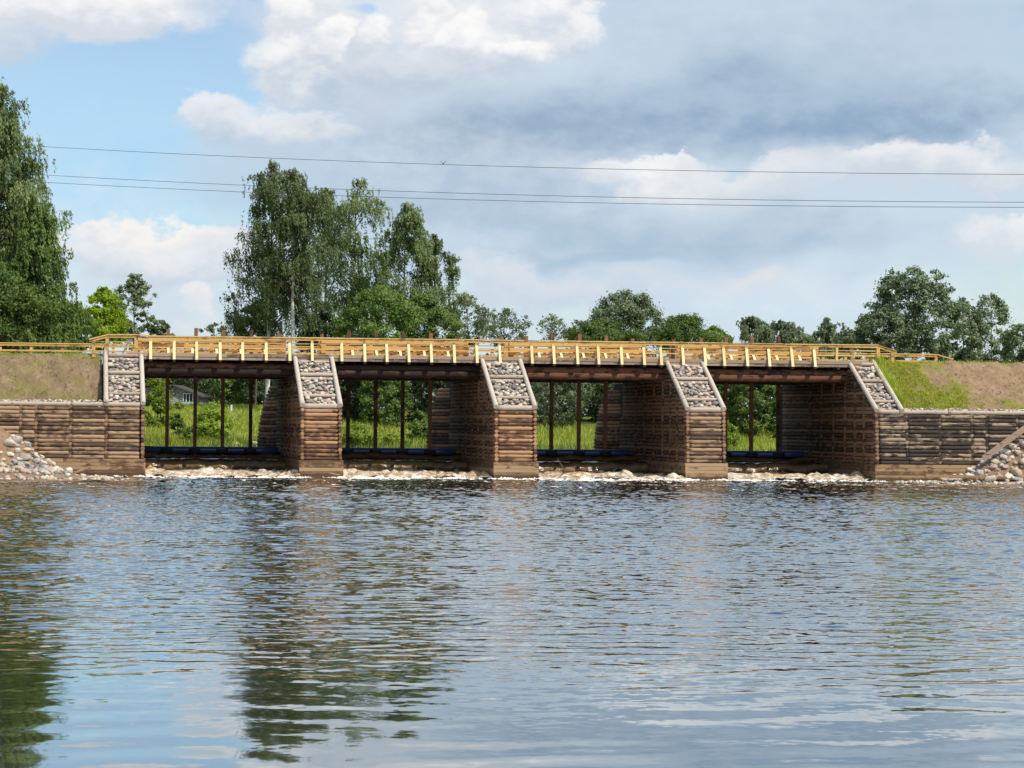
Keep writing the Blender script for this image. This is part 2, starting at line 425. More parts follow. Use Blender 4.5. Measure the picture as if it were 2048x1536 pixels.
def leaf_mat(name, c1, c2, trans=0.35):
    m, g, b = newmat(name)
    t = attr(g); oi = g.n.new('ShaderNodeObjectInfo')
    c = g.mix(t, c1, c2)
    c = g.vm('MULTIPLY', c, g.comb(*[g.ss(oi.outputs['Random'], 0, 1, 0.82, 1.2)] * 3))
    g.put(b.inputs['Base Color'], c); b.inputs['Roughness'].default_value = 0.55
    b.inputs['Specular IOR Level'].default_value = 0.35
    tr = g.n.new('ShaderNodeBsdfTranslucent'); g.put(tr.inputs[0], g.vm('MULTIPLY', c, (1.3, 1.5, 0.7)))
    mx = g.n.new('ShaderNodeMixShader'); mx.inputs[0].default_value = trans
    g.l.new(b.outputs[0], mx.inputs[1]); g.l.new(tr.outputs[0], mx.inputs[2])
    g.l.new(mx.outputs[0], g.n['Material Output'].inputs[0])
    return m
LM = {
    'birch': leaf_mat('birch_leaf', (0.065, 0.10, 0.032), (0.24, 0.295, 0.115)),
    'dark': leaf_mat('dark_leaf', (0.03, 0.052, 0.02), (0.085, 0.12, 0.045)),  # dark tone carries the deep shade of trees behind the openings
    'mid': leaf_mat('mid_leaf', (0.06, 0.112, 0.02), (0.19, 0.265, 0.06)),
    'bright': leaf_mat('bright_leaf', (0.14, 0.21, 0.018), (0.34, 0.41, 0.055), 0.4),
    'lime': leaf_mat('lime_leaf', (0.20, 0.31, 0.012), (0.42, 0.52, 0.04), 0.45),
    'grey': leaf_mat('grey_leaf', (0.085, 0.12, 0.06), (0.25, 0.29, 0.16)),
    'poplar': leaf_mat('poplar_leaf', (0.065, 0.105, 0.05), (0.28, 0.335, 0.19), 0.25),
    'grass': leaf_mat('grass_blade', (0.19, 0.25, 0.025), (0.48, 0.50, 0.09), 0.35),
    'grass_lime': leaf_mat('lime_grass', (0.26, 0.29, 0.02), (0.46, 0.46, 0.05), 0.35),
    'flower': leaf_mat('white_flower', (0.7, 0.7, 0.6), (0.8, 0.8, 0.75), 0.2),
}
def bark_mat(name, c, dark, thr):
    m, g, b = newmat(name); p = worldpos(g)
    n = g.noise(g.vm('MULTIPLY', p, (2.0, 2.0, 3.5)), 1.6, 5, 0.6)
    cc = g.mix(g.ss(n, thr, thr + 0.1), c, dark)
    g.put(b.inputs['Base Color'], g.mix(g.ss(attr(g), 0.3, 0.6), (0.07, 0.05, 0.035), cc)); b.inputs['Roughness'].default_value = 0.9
    return m
M['birch_bark'] = bark_mat('birch_bark', (0.72, 0.69, 0.63), (0.06, 0.05, 0.045), 0.60)
M['bark'] = bark_mat('bark', (0.12, 0.09, 0.065), (0.05, 0.04, 0.03), 0.5)
def plain(name, c, rough=0.6, var=0.3, scale=3.0, metal=0.0):
    m, g, b = newmat(name); p = worldpos(g)
    n = g.noise(p, scale, 5, 0.6)
    g.put(b.inputs['Base Color'], g.mix(n, tuple(x * (1 - var) for x in c), tuple(min(1, x * (1 + var)) for x in c)))
    b.inputs['Roughness'].default_value = rough; b.inputs['Metallic'].default_value = metal
    return m
M['pipe'] = plain('blue_paint', (0.055, 0.09, 0.22), 0.3)
M['collar'] = plain('dark_rubber', (0.02, 0.018, 0.016), 0.7)
M['wire'] = plain('wire', (0.05, 0.055, 0.06), 0.5)
M['grey_metal'] = plain('grey_metal', (0.22, 0.22, 0.23), 0.5)
M['white_paint'] = plain('white_paint', (0.75, 0.74, 0.72), 0.6, 0.1)
M['glass'] = plain('dark_glass', (0.03, 0.035, 0.04), 0.08, 0.2)
M['roof_green'] = plain('green_roof', (0.22, 0.33, 0.27), 0.6)
M['roof_slate'] = plain('grey_roof', (0.055, 0.05, 0.045), 0.9)
M['roof_pink'] = plain('pink_roof', (0.62, 0.5, 0.47), 0.8, 0.15)
M['feather'] = plain('white_feather', (0.8, 0.8, 0.8), 0.7, 0.08)
M['feather_grey'] = plain('grey_feather', (0.38, 0.40, 0.43), 0.7, 0.1)
M['beak'] = plain('yellow_beak', (0.7, 0.4, 0.05), 0.5, 0.1)
def masonry():
    m, g, b = newmat('rubble_masonry'); p = worldpos(g)
    v = g.n.new('ShaderNodeTexVoronoi'); v.inputs['Scale'].default_value = 1.0; v.feature = 'DISTANCE_TO_EDGE'
    g.put(v.inputs['Vector'], g.vm('MULTIPLY', p, (2.2, 2.2, 4.5)))
    n = g.noise(p, 2.0, 5, 0.6)
    c = g.mix(n, (0.24, 0.22, 0.185), (0.48, 0.44, 0.38))
    g.put(b.inputs['Base Color'], g.mix(g.ss(v.outputs['Distance'], 0.02, 0.09), (0.10, 0.09, 0.08), c))
    b.inputs['Roughness'].default_value = 0.95
    return m
M['masonry'] = masonry()

def water_mat(name, base, rip=1.0, rough=0.03):
    m, g, b = newmat(name); p = worldpos(g)
    x, y, z = g.sep(p)
    n1 = g.vm('SUBTRACT', g.noise(g.vm('MULTIPLY', p, (6.5, 9.0, 1)), 1.0, 3, 0.55, col=True), (0.5, 0.5, 0.5))
    calm = g.ss(y, 17.0, 38.0, 0.05, 1.0)
    k = g.m('MULTIPLY', calm, 0.20 * rip)
    nn = g.vm('MULTIPLY', n1, g.comb(k, k, 0.0))
    geo = g.n.new('ShaderNodeNewGeometry')
    N = g.vm('NORMALIZE', g.vm('ADD', geo.outputs['Normal'], nn))
    g.put(b.inputs['Normal'], N)
    b.inputs['Base Color'].default_value = (*base, 1)
    b.inputs['Roughness'].default_value = rough; b.inputs['IOR'].default_value = 1.40
    gl = g.n.new('ShaderNodeBsdfGlossy'); gl.inputs['Roughness'].default_value = rough; gl.inputs['Color'].default_value = (0.95, 0.98, 0.96, 1); g.put(gl.inputs['Normal'], N)
    mx = g.n.new('ShaderNodeMixShader'); mx.inputs[0].default_value = 0.46
    g.l.new(b.outputs[0], mx.inputs[1]); g.l.new(gl.outputs[0], mx.inputs[2]); g.l.new(mx.outputs[0], g.n['Material Output'].inputs[0])
    return m
M['water'] = water_mat('river_water', (0.022, 0.020, 0.013))
M['pond'] = water_mat('pond_water', (0.03, 0.02, 0.008), 0.5)
def spill_mat():
    m, g, b = newmat('spill_water'); p = worldpos(g); t = attr(g)
    n = g.noise(g.vm('MULTIPLY', p, (4, 2.6, 9)), 1.0, 8, 0.75); n2 = g.noise(p, 1.1, 3, 0.5)
    f = g.m('ADD', t, g.m('ADD', g.m('MULTIPLY', g.m('SUBTRACT', n, 0.5), 1.6), g.m('MULTIPLY', g.m('SUBTRACT', n2, 0.5), 0.8)))
    fo = g.ss(f, 0.50, 1.15)
    c = g.mix(g.ss(n, 0.3, 0.7), (0.26, 0.15, 0.06), (0.48, 0.32, 0.15))
    c = g.mix(g.ss(t, 0.25, 0.6), (0.045, 0.028, 0.012), c)
    g.put(b.inputs['Base Color'], g.mix(fo, c, (0.84, 0.79, 0.69)))
    g.put(b.inputs['Roughness'], g.ss(fo, 0, 1, 0.12, 0.7)); b.inputs['IOR'].default_value = 1.33
    g.put(b.inputs['Normal'], bump(g, n, 0.5, 0.04))
    return m
M['spill'] = spill_mat()
def foam_mat():
    m, g, b = newmat('foam'); p = worldpos(g); t = attr(g)
    n = g.noise(p, 6.0, 5, 0.65)
    g.put(b.inputs['Base Color'], g.mix(g.ss(g.m('ADD', t, g.m('MULTIPLY', g.m('SUBTRACT', n, 0.5), 1.0)), 0.15, 0.7), (0.30, 0.22, 0.14), (0.84, 0.80, 0.72)))
    b.inputs['Roughness'].default_value = 0.6
    g.put(b.inputs['Normal'], bump(g, n, 0.6, 0.06))
    return m
M['foam'] = foam_mat()

# ------------------------------------------------------------------ the setting: ground, water
def grid(name, xs, ys, hf, mat, kind='structure', tonef=None, uvframe=False, smooth=True):
    X, Y = np.meshgrid(np.asarray(xs, float), np.asarray(ys, float))
    if uvframe:
        Hh = hf(X, Y); px = X + E2[0] * Y; py = OY + 0.1 * X + E2[1] * Y
    else:
        Hh = hf(X, Y); px, py = X, Y
    V = np.stack([px.ravel(), py.ravel(), Hh.ravel()], 1)
    ny, nx = X.shape
    i = np.arange(ny - 1)[:, None] * nx + np.arange(nx - 1)[None, :]
    Fc = np.stack([i, i + 1, i + 1 + nx, i + nx], -1).reshape(-1, 4)
    tone = tonef(X, Y).ravel() if tonef is not None else np.zeros(len(V))
    me = mesh_np(name, V, Fc, tone, smooth)
    o = add(name, me, mat)
    return tag(o, kind=kind)
def sstep(x, a, b):
    t = np.clip((x - a) / (b - a), 0, 1); return t * t * (3 - 2 * t)

UP1L, UP1R = Uof(208, 0), Uof(290, 0)
UP5L, UP5R = Uof(1748, 0), Uof(1806, 0)
def ground_h(x, y):
    u, v = UV(x, y)
    up = sstep(v, 20, 28) * 1.0 + sstep(v, 26, 62) * 1.9 + fbm(x * .05, y * .05, 3) * 0.6 * sstep(v, 20, 40) + 0.55
    right = sstep(u, 4, 14) * sstep(v, 18, 30) * 0.5
    up = up - right * 0.4
    down = -1.6 + sstep(-y, -9, -4) * 2.6 + sstep(np.abs(u), 48, 70) * 5.0
    k = sstep(v, 11.5, 16)
    h = down * (1 - k) + up * k
    return h
xs = np.concatenate([-np.geomspace(3500, 60, 24), np.linspace(-55, 55, 111), np.geomspace(60, 3500, 24)])
ys = np.concatenate([[-300, -100, -40, -15, -8, 0, 3, 6, 9, 12], np.linspace(18, 110, 24), np.linspace(111, 190, 120), np.geomspace(195, 4500, 40)])
grid('ground', xs, ys, ground_h, M['field'])

# river: real waves
_wr = np.random.default_rng(3)
NW = 90
lam = np.exp(_wr.uniform(np.log(0.22), np.log(1.5), NW))
ang = math.radians(97) + _wr.normal(0, 1, NW) * np.where(lam > .7, 0.38, 0.75)
kx = 2 * math.pi / lam * np.cos(ang); ky = 2 * math.pi / lam * np.sin(ang)
slope_rms = 0.122
ampl = slope_rms * math.sqrt(2 / NW) * lam / (2 * math.pi) * np.where(lam > .6, .5, 1.0)
ph = _wr.uniform(0, 2 * math.pi, NW)
def wave(X, Y):
    h = np.zeros_like(X)
    wx = X + fbm(X * .22, Y * .22, 2) * 1.2; wy = Y + fbm(X * .22 + 40, Y * .22, 2) * 1.2
    gust = 0.9 + 0.75 * np.clip(fbm(X * .05 + 9, Y * .05, 3) + .1, -0.6, 0.8)
    shortk = 0.03 + 0.97 * sstep(Y, 18, 36)
    longk = 0.30 + 0.70 * sstep(Y, 20, 38)
    for i in range(NW):
        k = shortk if lam[i] < 1.1 else longk
        if lam[i] < 0.7: k = 0.01 + 0.99 * sstep(Y, 19, 36)
        h += ampl[i] * np.sin(kx[i] * wx + ky[i] * wy + ph[i]) * k
    h *= gust
    u, v = UV(X, Y)
    h *= 1 + 1.0 * np.exp(-((v + 3) / 4.0) ** 2)
    return h * sstep(Y, 6, 10)
xs = np.concatenate([-np.geomspace(140, 33, 14), np.arange(-30, 30, 0.08), np.geomspace(33, 140, 14)])
ys = np.concatenate([[-4, 0, 4, 7, 9], np.arange(10, 24, 0.06), np.arange(24, 62, 0.06), np.arange(62, 117.5, 0.09)])
grid('water', xs, ys, wave, M['water'])

# upstream pond
def pond_h(u, v): return 1.22 + 0 * u
grid('pond_water', np.linspace(-45, 45, 60), np.linspace(11.4, 34, 20), pond_h, M['pond'], uvframe=True)

# embankments at both ends of the bridge
def bank(name, u0, u1, mat, recess, tonef, rough_amp):
    us = np.arange(min(u0, u1), max(u0, u1), 0.16); vs = np.concatenate([np.arange(0.2, 5.6, 0.11), np.linspace(6, 24, 24)])
    def hf(u, v):
        edge = np.abs(u - u0)
        rc = recess * (1 - 0.6 * sstep(edge, 0.0, 2.5))
        t = np.clip((v - 0.5 - rc * 0.75) / 3.75, 0, 1)
        t = t ** 0.86
        h = 3.62 + (6.32 - 3.62) * t
        h = h - sstep(v, 15, 23) * 4.2
        n = fbm(u * .9, v * .9, 5, 0.62) * rough_amp
        n2 = fbm(u * 3.1 + 7, v * 3.1, 3, .6) * rough_amp * .55
        n2 = n2 - np.clip(fbm(u * 1.7 + 31, v * 2.1, 3) - .28, 0, 1) * .9 * rough_amp
        return h + (n + n2) * sstep(v, 0.2, 1.0) * (1 - 0.75 * sstep(v, 4.2, 4.8))
    return grid(name, us, vs, hf, mat, uvframe=True, tonef=tonef, smooth=False)
bank('embankment', UP1L + 0.05, UP1L - 70, M['bank_soil'], 1.0, lambda u, v: 0.30 * np.exp(-((v - 1.0) / 0.6) ** 2) + 0.4 * np.exp(-((v - 5.2) / .9) ** 2), 0.42)
def toneR(u, v):
    d = u - UP5R
    gr = 0.8 * np.exp(-(d / 1.6) ** 2) + 0.55 * (1 - sstep(v + 0 * u, 1.2, 2.6)) * (1 - sstep(d, 2.0, 8.5)) + 0.22 * (1 - sstep(d, 2.5, 5.0)) + 0.5 * (1 - sstep(v + 0 * u, 0.8, 1.6)) * sstep(d, 4.6, 7.0)
    return gr - 0.30 * sstep(d, 2.5, 5.0) + fbm(u * .9, v * .9, 4, .6) * .55 - .08
bank('embankment', UP5R - 0.05, UP5R + 70, M['bank_grass'], 0.35, toneR, 0.30)

# ------------------------------------------------------------------ stones
def stone_mesh(seed):
    r = np.random.default_rng(seed)
    import bmesh
    bm = bmesh.new(); bmesh.ops.create_icosphere(bm, subdivisions=3, radius=1.0)
    V = np.array([v.co[:] for v in bm.verts])
    Fs = [tuple(v.index for v in f.verts) for f in bm.faces]; bm.free()
    # planar cuts give facets, then soft lumps
    for i in range(12):
        n = r.normal(size=3); n /= np.linalg.norm(n); dcut = r.uniform(0.48, 0.88)
        s = V @ n; over = np.clip(s - dcut, 0, None); V = V - n * over[:, None] * 0.85
    for i in range(7):
        kk = r.normal(size=3) * 2.2
        V = V * (1 + 0.035 * np.sin(V @ kk + r.uniform(0, 6)))[:, None]
    V *= np.array([1.0, r.uniform(.68, .95), r.uniform(.55, .8)])
    return mesh_np('stone', V, Fs, None, True)
SM = [stone_mesh(100 + i) for i in range(14)]
for me in SM: me.materials.append(M['stone'])
SCOL = {'grey': (0.41, 0.365, 0.315), 'pale': (0.62, 0.54, 0.42), 'pinkish': (0.55, 0.41, 0.33), 'dark grey': (0.20, 0.185, 0.17), 'tan': (0.55, 0.43, 0.29)}
def stone(loc, r, color, where, group, name='stone'):
    o = bpy.data.objects.new(name, random.choice(SM)); COL.objects.link(o)
    o.location = loc; o.scale = (r, r, r)
    o.rotation_euler = (random.uniform(-.5, .5), random.uniform(-.5, .5), random.uniform(0, 6.28))
    c = SCOL[color]; k = random.uniform(.85, 1.12)
    o.color = (c[0] * k, c[1] * k, c[2] * k, 1)
    tag(o, f'{color} {where}', 'stone', group)
    return o
def pick(ws): return random.choices(['grey', 'pale', 'pinkish', 'dark grey', 'tan'], ws)[0]
def lump_bits(pts, name, mat):
    """many small stones nobody could count, as one object: pts = (x,y,z,r)"""
    Vs = []; Fs = []; T = []; nb = 0
    src = [(np.array([v.co[:] for v in m.vertices]), None) for m in LOW]
    for (x, y, z, r) in pts:
        m = random.choice(LOW); a = random.uniform(0, 6.28)
        V = np.array([v.co[:] for v in m.vertices]) * r
        c, s = math.cos(a), math.sin(a)
        V = V @ np.array([[c, s, 0], [-s, c, 0], [0, 0, 1]]) + (x, y, z)
        Fs += [tuple(nb + i for i in p.vertices) for p in m.polygons]
        Vs.append(V); T += [random.random()] * len(V); nb += len(V)
    return tag(add(name, mesh_np(name, np.concatenate(Vs), Fs, T, True), mat), kind='stuff')
def low_stone(seed):
    r = np.random.default_rng(seed); import bmesh
    bm = bmesh.new(); bmesh.ops.create_icosphere(bm, subdivisions=2, radius=1.0)
    V = np.array([v.co[:] for v in bm.verts]); Fs = [tuple(v.index for v in f.verts) for f in bm.faces]; bm.free()
    for i in range(7):
        n = r.normal(size=3); n /= np.linalg.norm(n); s = V @ n
        V = V - n * np.clip(s - r.uniform(.6, .88), 0, None)[:, None] * .85
    V *= np.array([1, r.uniform(.7, .95), r.uniform(.55, .85)])
    return mesh_np('low_stone', V, Fs)
LOW = [low_stone(i) for i in range(8)]

# ------------------------------------------------------------------ piers and walls
V_TOP = 4.2; H_SLOPE = 3.68; H_TOP = 6.30
def slope_v(h): return 0.0 if h <= H_SLOPE else (h - H_SLOPE) / (H_TOP - H_SLOPE) * V_TOP
def slope_h(v): return H_SLOPE + (H_TOP - H_SLOPE) * v / V_TOP
def batter(h): return -0.28 * max(0.0, 1 - h / H_SLOPE)
PITCH_LOG = 0.203
WING = 16.5

def log_rows(mb, u0, u1, v, h0, h1, r=0.104, tone=None, jit=0.085, bat=True):
    h = h0
    while h < h1 - 0.05:
        vv = v + (batter(h) if bat else 0)
        mb.tube(W(u0, vv, h), W(u1, vv, h), r * random.uniform(.92, 1.06), None, 10, max(2, int(abs(u1 - u0) / 0.16)), jit, tone)
        h += PITCH_LOG
def end_column(mb, u, v, h0, h1, w=0.1, dv=0.16):
    """stacked butt ends of the cross logs"""
    h = h0
    while h < h1 - 0.05:
        vv = v + batter(h)
        rr = w * random.uniform(.9, 1.05)
        mb.tube(W(u, vv - dv, h), W(u, vv + 0.35, h), rr, None, 8, 1, 0.05)
        h += PITCH_LOG

def ladder(root, uL, uR, red=False, stones=28, extra=45, where='', slots=((.03, .15), (.22, .55), (.66, .90))):
    r = 0.128
    for u in (uL, uR):
        mb = MB(); a = np.array(W(u, -0.18, slope_h(-0.1) + 0.10)); b = np.array(W(u, V_TOP + 0.1, H_TOP + 0.12))
        mb.tube(a, b, r, r * 0.93, 12, 10, 0.04, random.uniform(.5, 1))
        mb.build('ladder_rail', M['log_pale'], root)
    for f, dz, rr in ((0.185, 0.05, .10), (0.605, 0.06, .115), (0.565, -0.06, .10), (0.965, 0.04, .12), (0.925, -0.10, .11)):
        v = f * V_TOP
        mb = MB(); mb.tube(W(uL + .08, v, slope_h(v) + dz), W(uR - .08, v, slope_h(v) + dz), rr * .9, None, 10, 8, .08, random.uniform(.4, 1))
        mb.build('rung', M['log_rung'], root)
    pts = []
    bits = []
    for (f0, f1) in slots:
        n = int((f1 - f0) / 0.70 * 190)
        tries = 0; loc = []
        while tries < n * 14:
            tries += 1
            rr = random.uniform(.085, .20) if random.random() < .75 else random.uniform(.18, .24)
            u = random.uniform(uL + .22, uR - .22); f = random.uniform(f0, f1)
            v = f * V_TOP
            if all(math.hypot(u - a, (v - b) * 1.0) > (rr + c) * 0.70 for a, b, c in loc): loc.append((u, v, rr))
        pts += loc
    pts.sort(key=lambda p: -p[2])
    for i, (u, v, rr) in enumerate(pts):
        p = W(u, v, slope_h(v) - 0.02 + random.uniform(-.03, .05))
        if i < stones:
            stone(p, rr * 1.08, pick((5, 5, 4, 1, 2)), f'stone wedged between sloping rails, {where}', f'fieldstones packed in the {where}')
        else: bits.append((*p, rr * 1.05))
    mb = MB(); mb.hexa([W(uL + .05, .1, 3.4), W(uR - .05, .1, 3.4), W(uR - .05, V_TOP, 6.0), W(uL + .05, V_TOP, 6.0), W(uL + .05, .1, slope_h(.1) - .10), W(uR - .05, .1, slope_h(.1) - .10), W(uR - .05, V_TOP, H_TOP - .16), W(uL + .05, V_TOP, H_TOP - .16)], .2)
    mb.build('gravel_fill', M['rubble'], root)
    return bits

BITS = []
def pier(pxL, pxR, label, where, mat_front, tone_bias=None, red=True):
    uL, uR = Uof(pxL, 0), Uof(pxR, 0)
    root = empty('log_pier', W((uL + uR) / 2, 0, 0), label, 'pier', 'stone-filled log piers of the dam')
    # dark solid core, painted stand-in for the shade between the logs
    mb = MB(); a = 0.13
    prof = [(-.1, 0), (0.12, 3.45), (V_TOP + .05, 6.05), (V_TOP + .1, 5.25), (WING - .3, 5.25), (WING, 0)]
    Lp = [W(uL + a, v, h) for v, h in prof]; Rp = [W(uR - a, v, h) for v, h in prof]
    n = len(prof)
    mb.poly(Lp + Rp, [tuple(range(n)), tuple(reversed(range(n, 2 * n)))] + [(i, i + n, (i + 1) % n + n, (i + 1) % n) for i in range(n)], 0.1)
    mb.build('fill', M['beam'], root)
    # long sides
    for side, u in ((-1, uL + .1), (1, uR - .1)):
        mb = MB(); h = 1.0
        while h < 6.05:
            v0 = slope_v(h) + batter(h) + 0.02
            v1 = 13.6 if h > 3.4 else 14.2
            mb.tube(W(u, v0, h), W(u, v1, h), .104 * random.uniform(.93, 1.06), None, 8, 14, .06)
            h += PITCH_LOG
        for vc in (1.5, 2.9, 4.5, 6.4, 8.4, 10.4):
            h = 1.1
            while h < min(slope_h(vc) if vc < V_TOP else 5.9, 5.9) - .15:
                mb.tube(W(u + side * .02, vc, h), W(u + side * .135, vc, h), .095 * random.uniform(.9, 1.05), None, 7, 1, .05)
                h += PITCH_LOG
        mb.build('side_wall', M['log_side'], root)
        mb = MB()
        for k in range(5):
            h = 0.02 + k * 0.185
            u0, u1 = (uL - .05, uL + .03) if side < 0 else (uR - .03, uR + .05)
            mb.box(u0, u1, batter(h) - .16, 12.5, h - .2 if k == 0 else h, h + .172)
        mb.build('side_plank_skirt', M['plank'], root)
    # front face
    mb = MB(); log_rows(mb, uL + .2, uR - .2, 0.0, 1.0, H_SLOPE - .1)
    mb.build('front_wall', mat_front, root)
    for u in (uL + .1, uR - .1):
        mb = MB(); end_column(mb, u, 0.0, 1.05, H_SLOPE + .02, 0.102)
        mb.build('corner_post', M['log_end'] if not red else mat_front, root)
    mb = MB(); mb.tube(W(uL + .12, -.02, H_SLOPE), W(uR - .12, -.02, H_SLOPE), .125, None, 12, 6, .05, .9)
    mb.build('cap_log', M['log_rung'], root)
    mb = MB()
    for k in range(5):
        h = 0.0 + k * 0.187
        v = batter(h) - .17
        mb.box(uL - .06, uR + .06, v, v + .06, h - .35 if k == 0 else h, h + .174, random.uniform(.0, 1))
    mb.build('plank_skirt', M['plank'], root)
    BITS.extend(ladder(root, uL + .08, uR - .1, where=where))
    # upstream wing, flared so that it shows past the gate
    mb = MB(); h = 0.95
    while h < 5.0:
        t = (h - 0.9) / 4.1
        uo = uL - 0.75 + 0.75 * max(0, t) ** 2.2
        mb.tube(W(uo, 17.2, h), W(uL + .3, 14.1, h), .104, None, 8, 5, .06)
        mb.tube(W(uo + .05, 17.25, h), W(uR, 17.6, h), .104, None, 8, 5, .06)
        h += PITCH_LOG
    mb.build('upstream_wing', M['log_red'], root)
    return root

pier(601, 684, 'red brown log pier with paler plank foot, second from the bare earth bank', 'second pier from the bare earth bank', M['log_red'])
pier(988, 1073, 'log pier in the middle of the five, pale plank foot, pale cap log', 'middle pier of the five', M['log_red'])
pier(1370, 1450, 'weathered log pier with rust-streaked plank foot, second from the grassy bank', 'second pier from the grassy bank', M['log_brown'], red=False)

def end_pier(uL, uR, water_side, label, where, cat='pier'):
    root = empty('log_pier', W((uL + uR) / 2, 0, 0), label, cat, 'stone-filled log piers of the dam')
    a = .13; mb = MB()
    prof = [(-.1, 0), (0.12, 3.45), (V_TOP + .05, 6.05), (V_TOP + .1, 5.25), (WING - .3, 5.25), (WING, 0)]
    Lp = [W(uL + a, v, h) for v, h in prof]; Rp = [W(uR - a, v, h) for v, h in prof]; n = len(prof)
    mb.poly(Lp + Rp, [tuple(range(n)), tuple(reversed(range(n, 2 * n)))] + [(i, i + n, (i + 1) % n + n, (i + 1) % n) for i in range(n)], 0.1)
    mb.build('fill', M['beam'], root)  # dark core, shade of the log gaps put into its colour
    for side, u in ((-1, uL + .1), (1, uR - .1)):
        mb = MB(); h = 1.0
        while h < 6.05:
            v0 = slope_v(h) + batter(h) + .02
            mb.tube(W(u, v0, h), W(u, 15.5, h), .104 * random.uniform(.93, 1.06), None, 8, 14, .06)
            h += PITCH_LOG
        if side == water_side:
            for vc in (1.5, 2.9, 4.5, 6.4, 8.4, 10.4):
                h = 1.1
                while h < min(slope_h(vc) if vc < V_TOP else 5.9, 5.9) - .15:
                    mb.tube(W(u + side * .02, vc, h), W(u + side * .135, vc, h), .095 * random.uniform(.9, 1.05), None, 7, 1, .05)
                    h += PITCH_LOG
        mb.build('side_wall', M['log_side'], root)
    u0, u1 = (uL - .05, uL + .03) if water_side < 0 else (uR - .03, uR + .05)
    mb = MB()
    for k in range(5):
        h = 0.02 + k * 0.185
        mb.box(u0, u1, batter(h) - .16, 12.5, h - .2 if k == 0 else h, h + .172)
    mb.build('side_plank_skirt', M['plank'], root)
    u = uL + .1 if water_side < 0 else uR - .1
    mb = MB(); end_column(mb, u, 0.0, 1.05, H_SLOPE + .02, 0.102)
    mb.build('corner_post', M['log_end'], root)
    BITS.extend(ladder(root, uL + .1, uR - .1, where=where))
    return root
end_pier(UP1L, UP1R, 1, 'stone-filled log pier against the bare earth bank, with upright pale rails', 'pier against the bare earth bank')
end_pier(UP5L, UP5R, -1, 'narrow log pier with steep pale rails against the grassy bank', 'pier against the grassy bank')

def crib_wall(u0, u1, cols, label, mat, seed, skirt_to):
    random.seed(seed)
    lo, hi = min(u0, u1), max(u0, u1)
    root = empty('log_wall', W((lo + hi) / 2, 0, 0), label, 'retaining wall', 'log crib walls beside the bridge')
    mb = MB(); mb.box(lo, hi, .12, .4, -.3, 3.5, .1); mb.build('backing', M['beam'], root)  # dark sheet behind the logs, colour stands in for shade in the gaps
    stops = sorted([lo] + cols + [hi])
    mb = MB()
    for a, b in zip(stops[:-1], stops[1:]): log_rows(mb, a + .06, b - .06, 0.0, 1.0, H_SLOPE - .1, jit=.09)
    mb.build('log_courses', mat, root)
    mb = MB()
    x = lo
    while x < hi - .1:
        e = min(hi, x + random.uniform(3, 5)); mb.tube(W(x, -.03, H_SLOPE - .02), W(e - .02, -.03, H_SLOPE - .02), .112, None, 10, 16, .08, .7); x = e
    mb.build('cap_log', M['log_rung'], root)
    for c in cols:
        mb = MB(); end_column(mb, c, .05, 1.05, H_SLOPE - .1, .098, .15); mb.build('butt_column', M['log_dark'] if mat == M['log_dark'] else M['log_end'], root)
    mb = MB()
    for k in range(5):
        h = k * 0.187; v = batter(h) - .15
        x = skirt_to[0]
        while x < skirt_to[1] - .05:
            e = min(skirt_to[1], x + random.uniform(3, 5))
            mb.box(x, e - .01, v, v + .06, h - .35 if k == 0 else h, h + .174, random.uniform(.0, 1)); x = e
    mb.build('plank_skirt', M['plank'], root)
crib_wall(UP1R - .2, UP1R - 24, [Uof(p, 0) for p in (-150, -60, 42, 73, 142, 213)], 'long brown log crib wall beneath the bare earth bank', M['log_brown'], 21, (UP1R - 24, UP1R + .04))
crib_wall(UP5L + .2, UP5L + 26, [Uof(p, 0) for p in (1812, 1878, 1942, 1972, 2033, 2120, 2220)], 'long dark weathered log crib wall beneath the grassy bank', M['log_dark'], 22, (UP5L - .04, UP5L + 26))
random.seed(31)
# line of rubble along both wall tops and leftover small fill
pts = []
for lo, hi in ((UP1R - 24, UP1L), (UP5R, UP5L + 26)):
    x = lo
    while x < hi:
        pts.append((*W(x, random.uniform(.12, .7), 3.74 + random.uniform(0, .09)), random.uniform(.06, .13))); x += random.uniform(.03, .09)
lump_bits(pts, 'rubble', M['rubble'])
lump_bits(BITS, 'rubble', M['rubble'])

# ------------------------------------------------------------------ bridge deck
UD0, UD1 = Uof(276, V_TOP), Uof(1720, V_TOP)
POSTS = [301, 348, 393, 440, 485, 532, 579, 624, 683, 729, 773, 817, 862, 908, 953, 999, 1063, 1107, 1154, 1196, 1242, 1287, 1321, 1365, 1409, 1447, 1493, 1537, 1583, 1628, 1674]
VF = 3.95
HD = 6.40
root = empty('timber_bridge', W(0, 4, 5), 'long timber bridge deck of planks on dark log beams over the sluices', 'bridge')
mb = MB()
v = VF + .03
while v < 14.2:
    mb.box(UD0 - .6, UD1 + .6, v, v + .19, HD - .06, HD, random.random()); v += .2
mb.build('deck', M['deck'], root)
for h0, h1, vv in ((HD - .17, HD + .01, VF - .03), (HD - .33, HD - .175, VF)):
    mb = MB(); x = UD0
    while x < UD1 - .1:
        e = min(UD1, x + random.uniform(3.0, 6.0)); mb.box(x + .005, e - .005, vv, vv + .05, h0, h1, random.random()); x = e
    mb.build('fascia_board', M['deck'], root)
for p in POSTS:
    u = Uof(p, VF, 715)
    mb = MB(); mb.box(u - .07, u + .07, VF - .30, 14.2, HD - .46, HD - .335, .3); mb.build('joist', M['beam'], root)
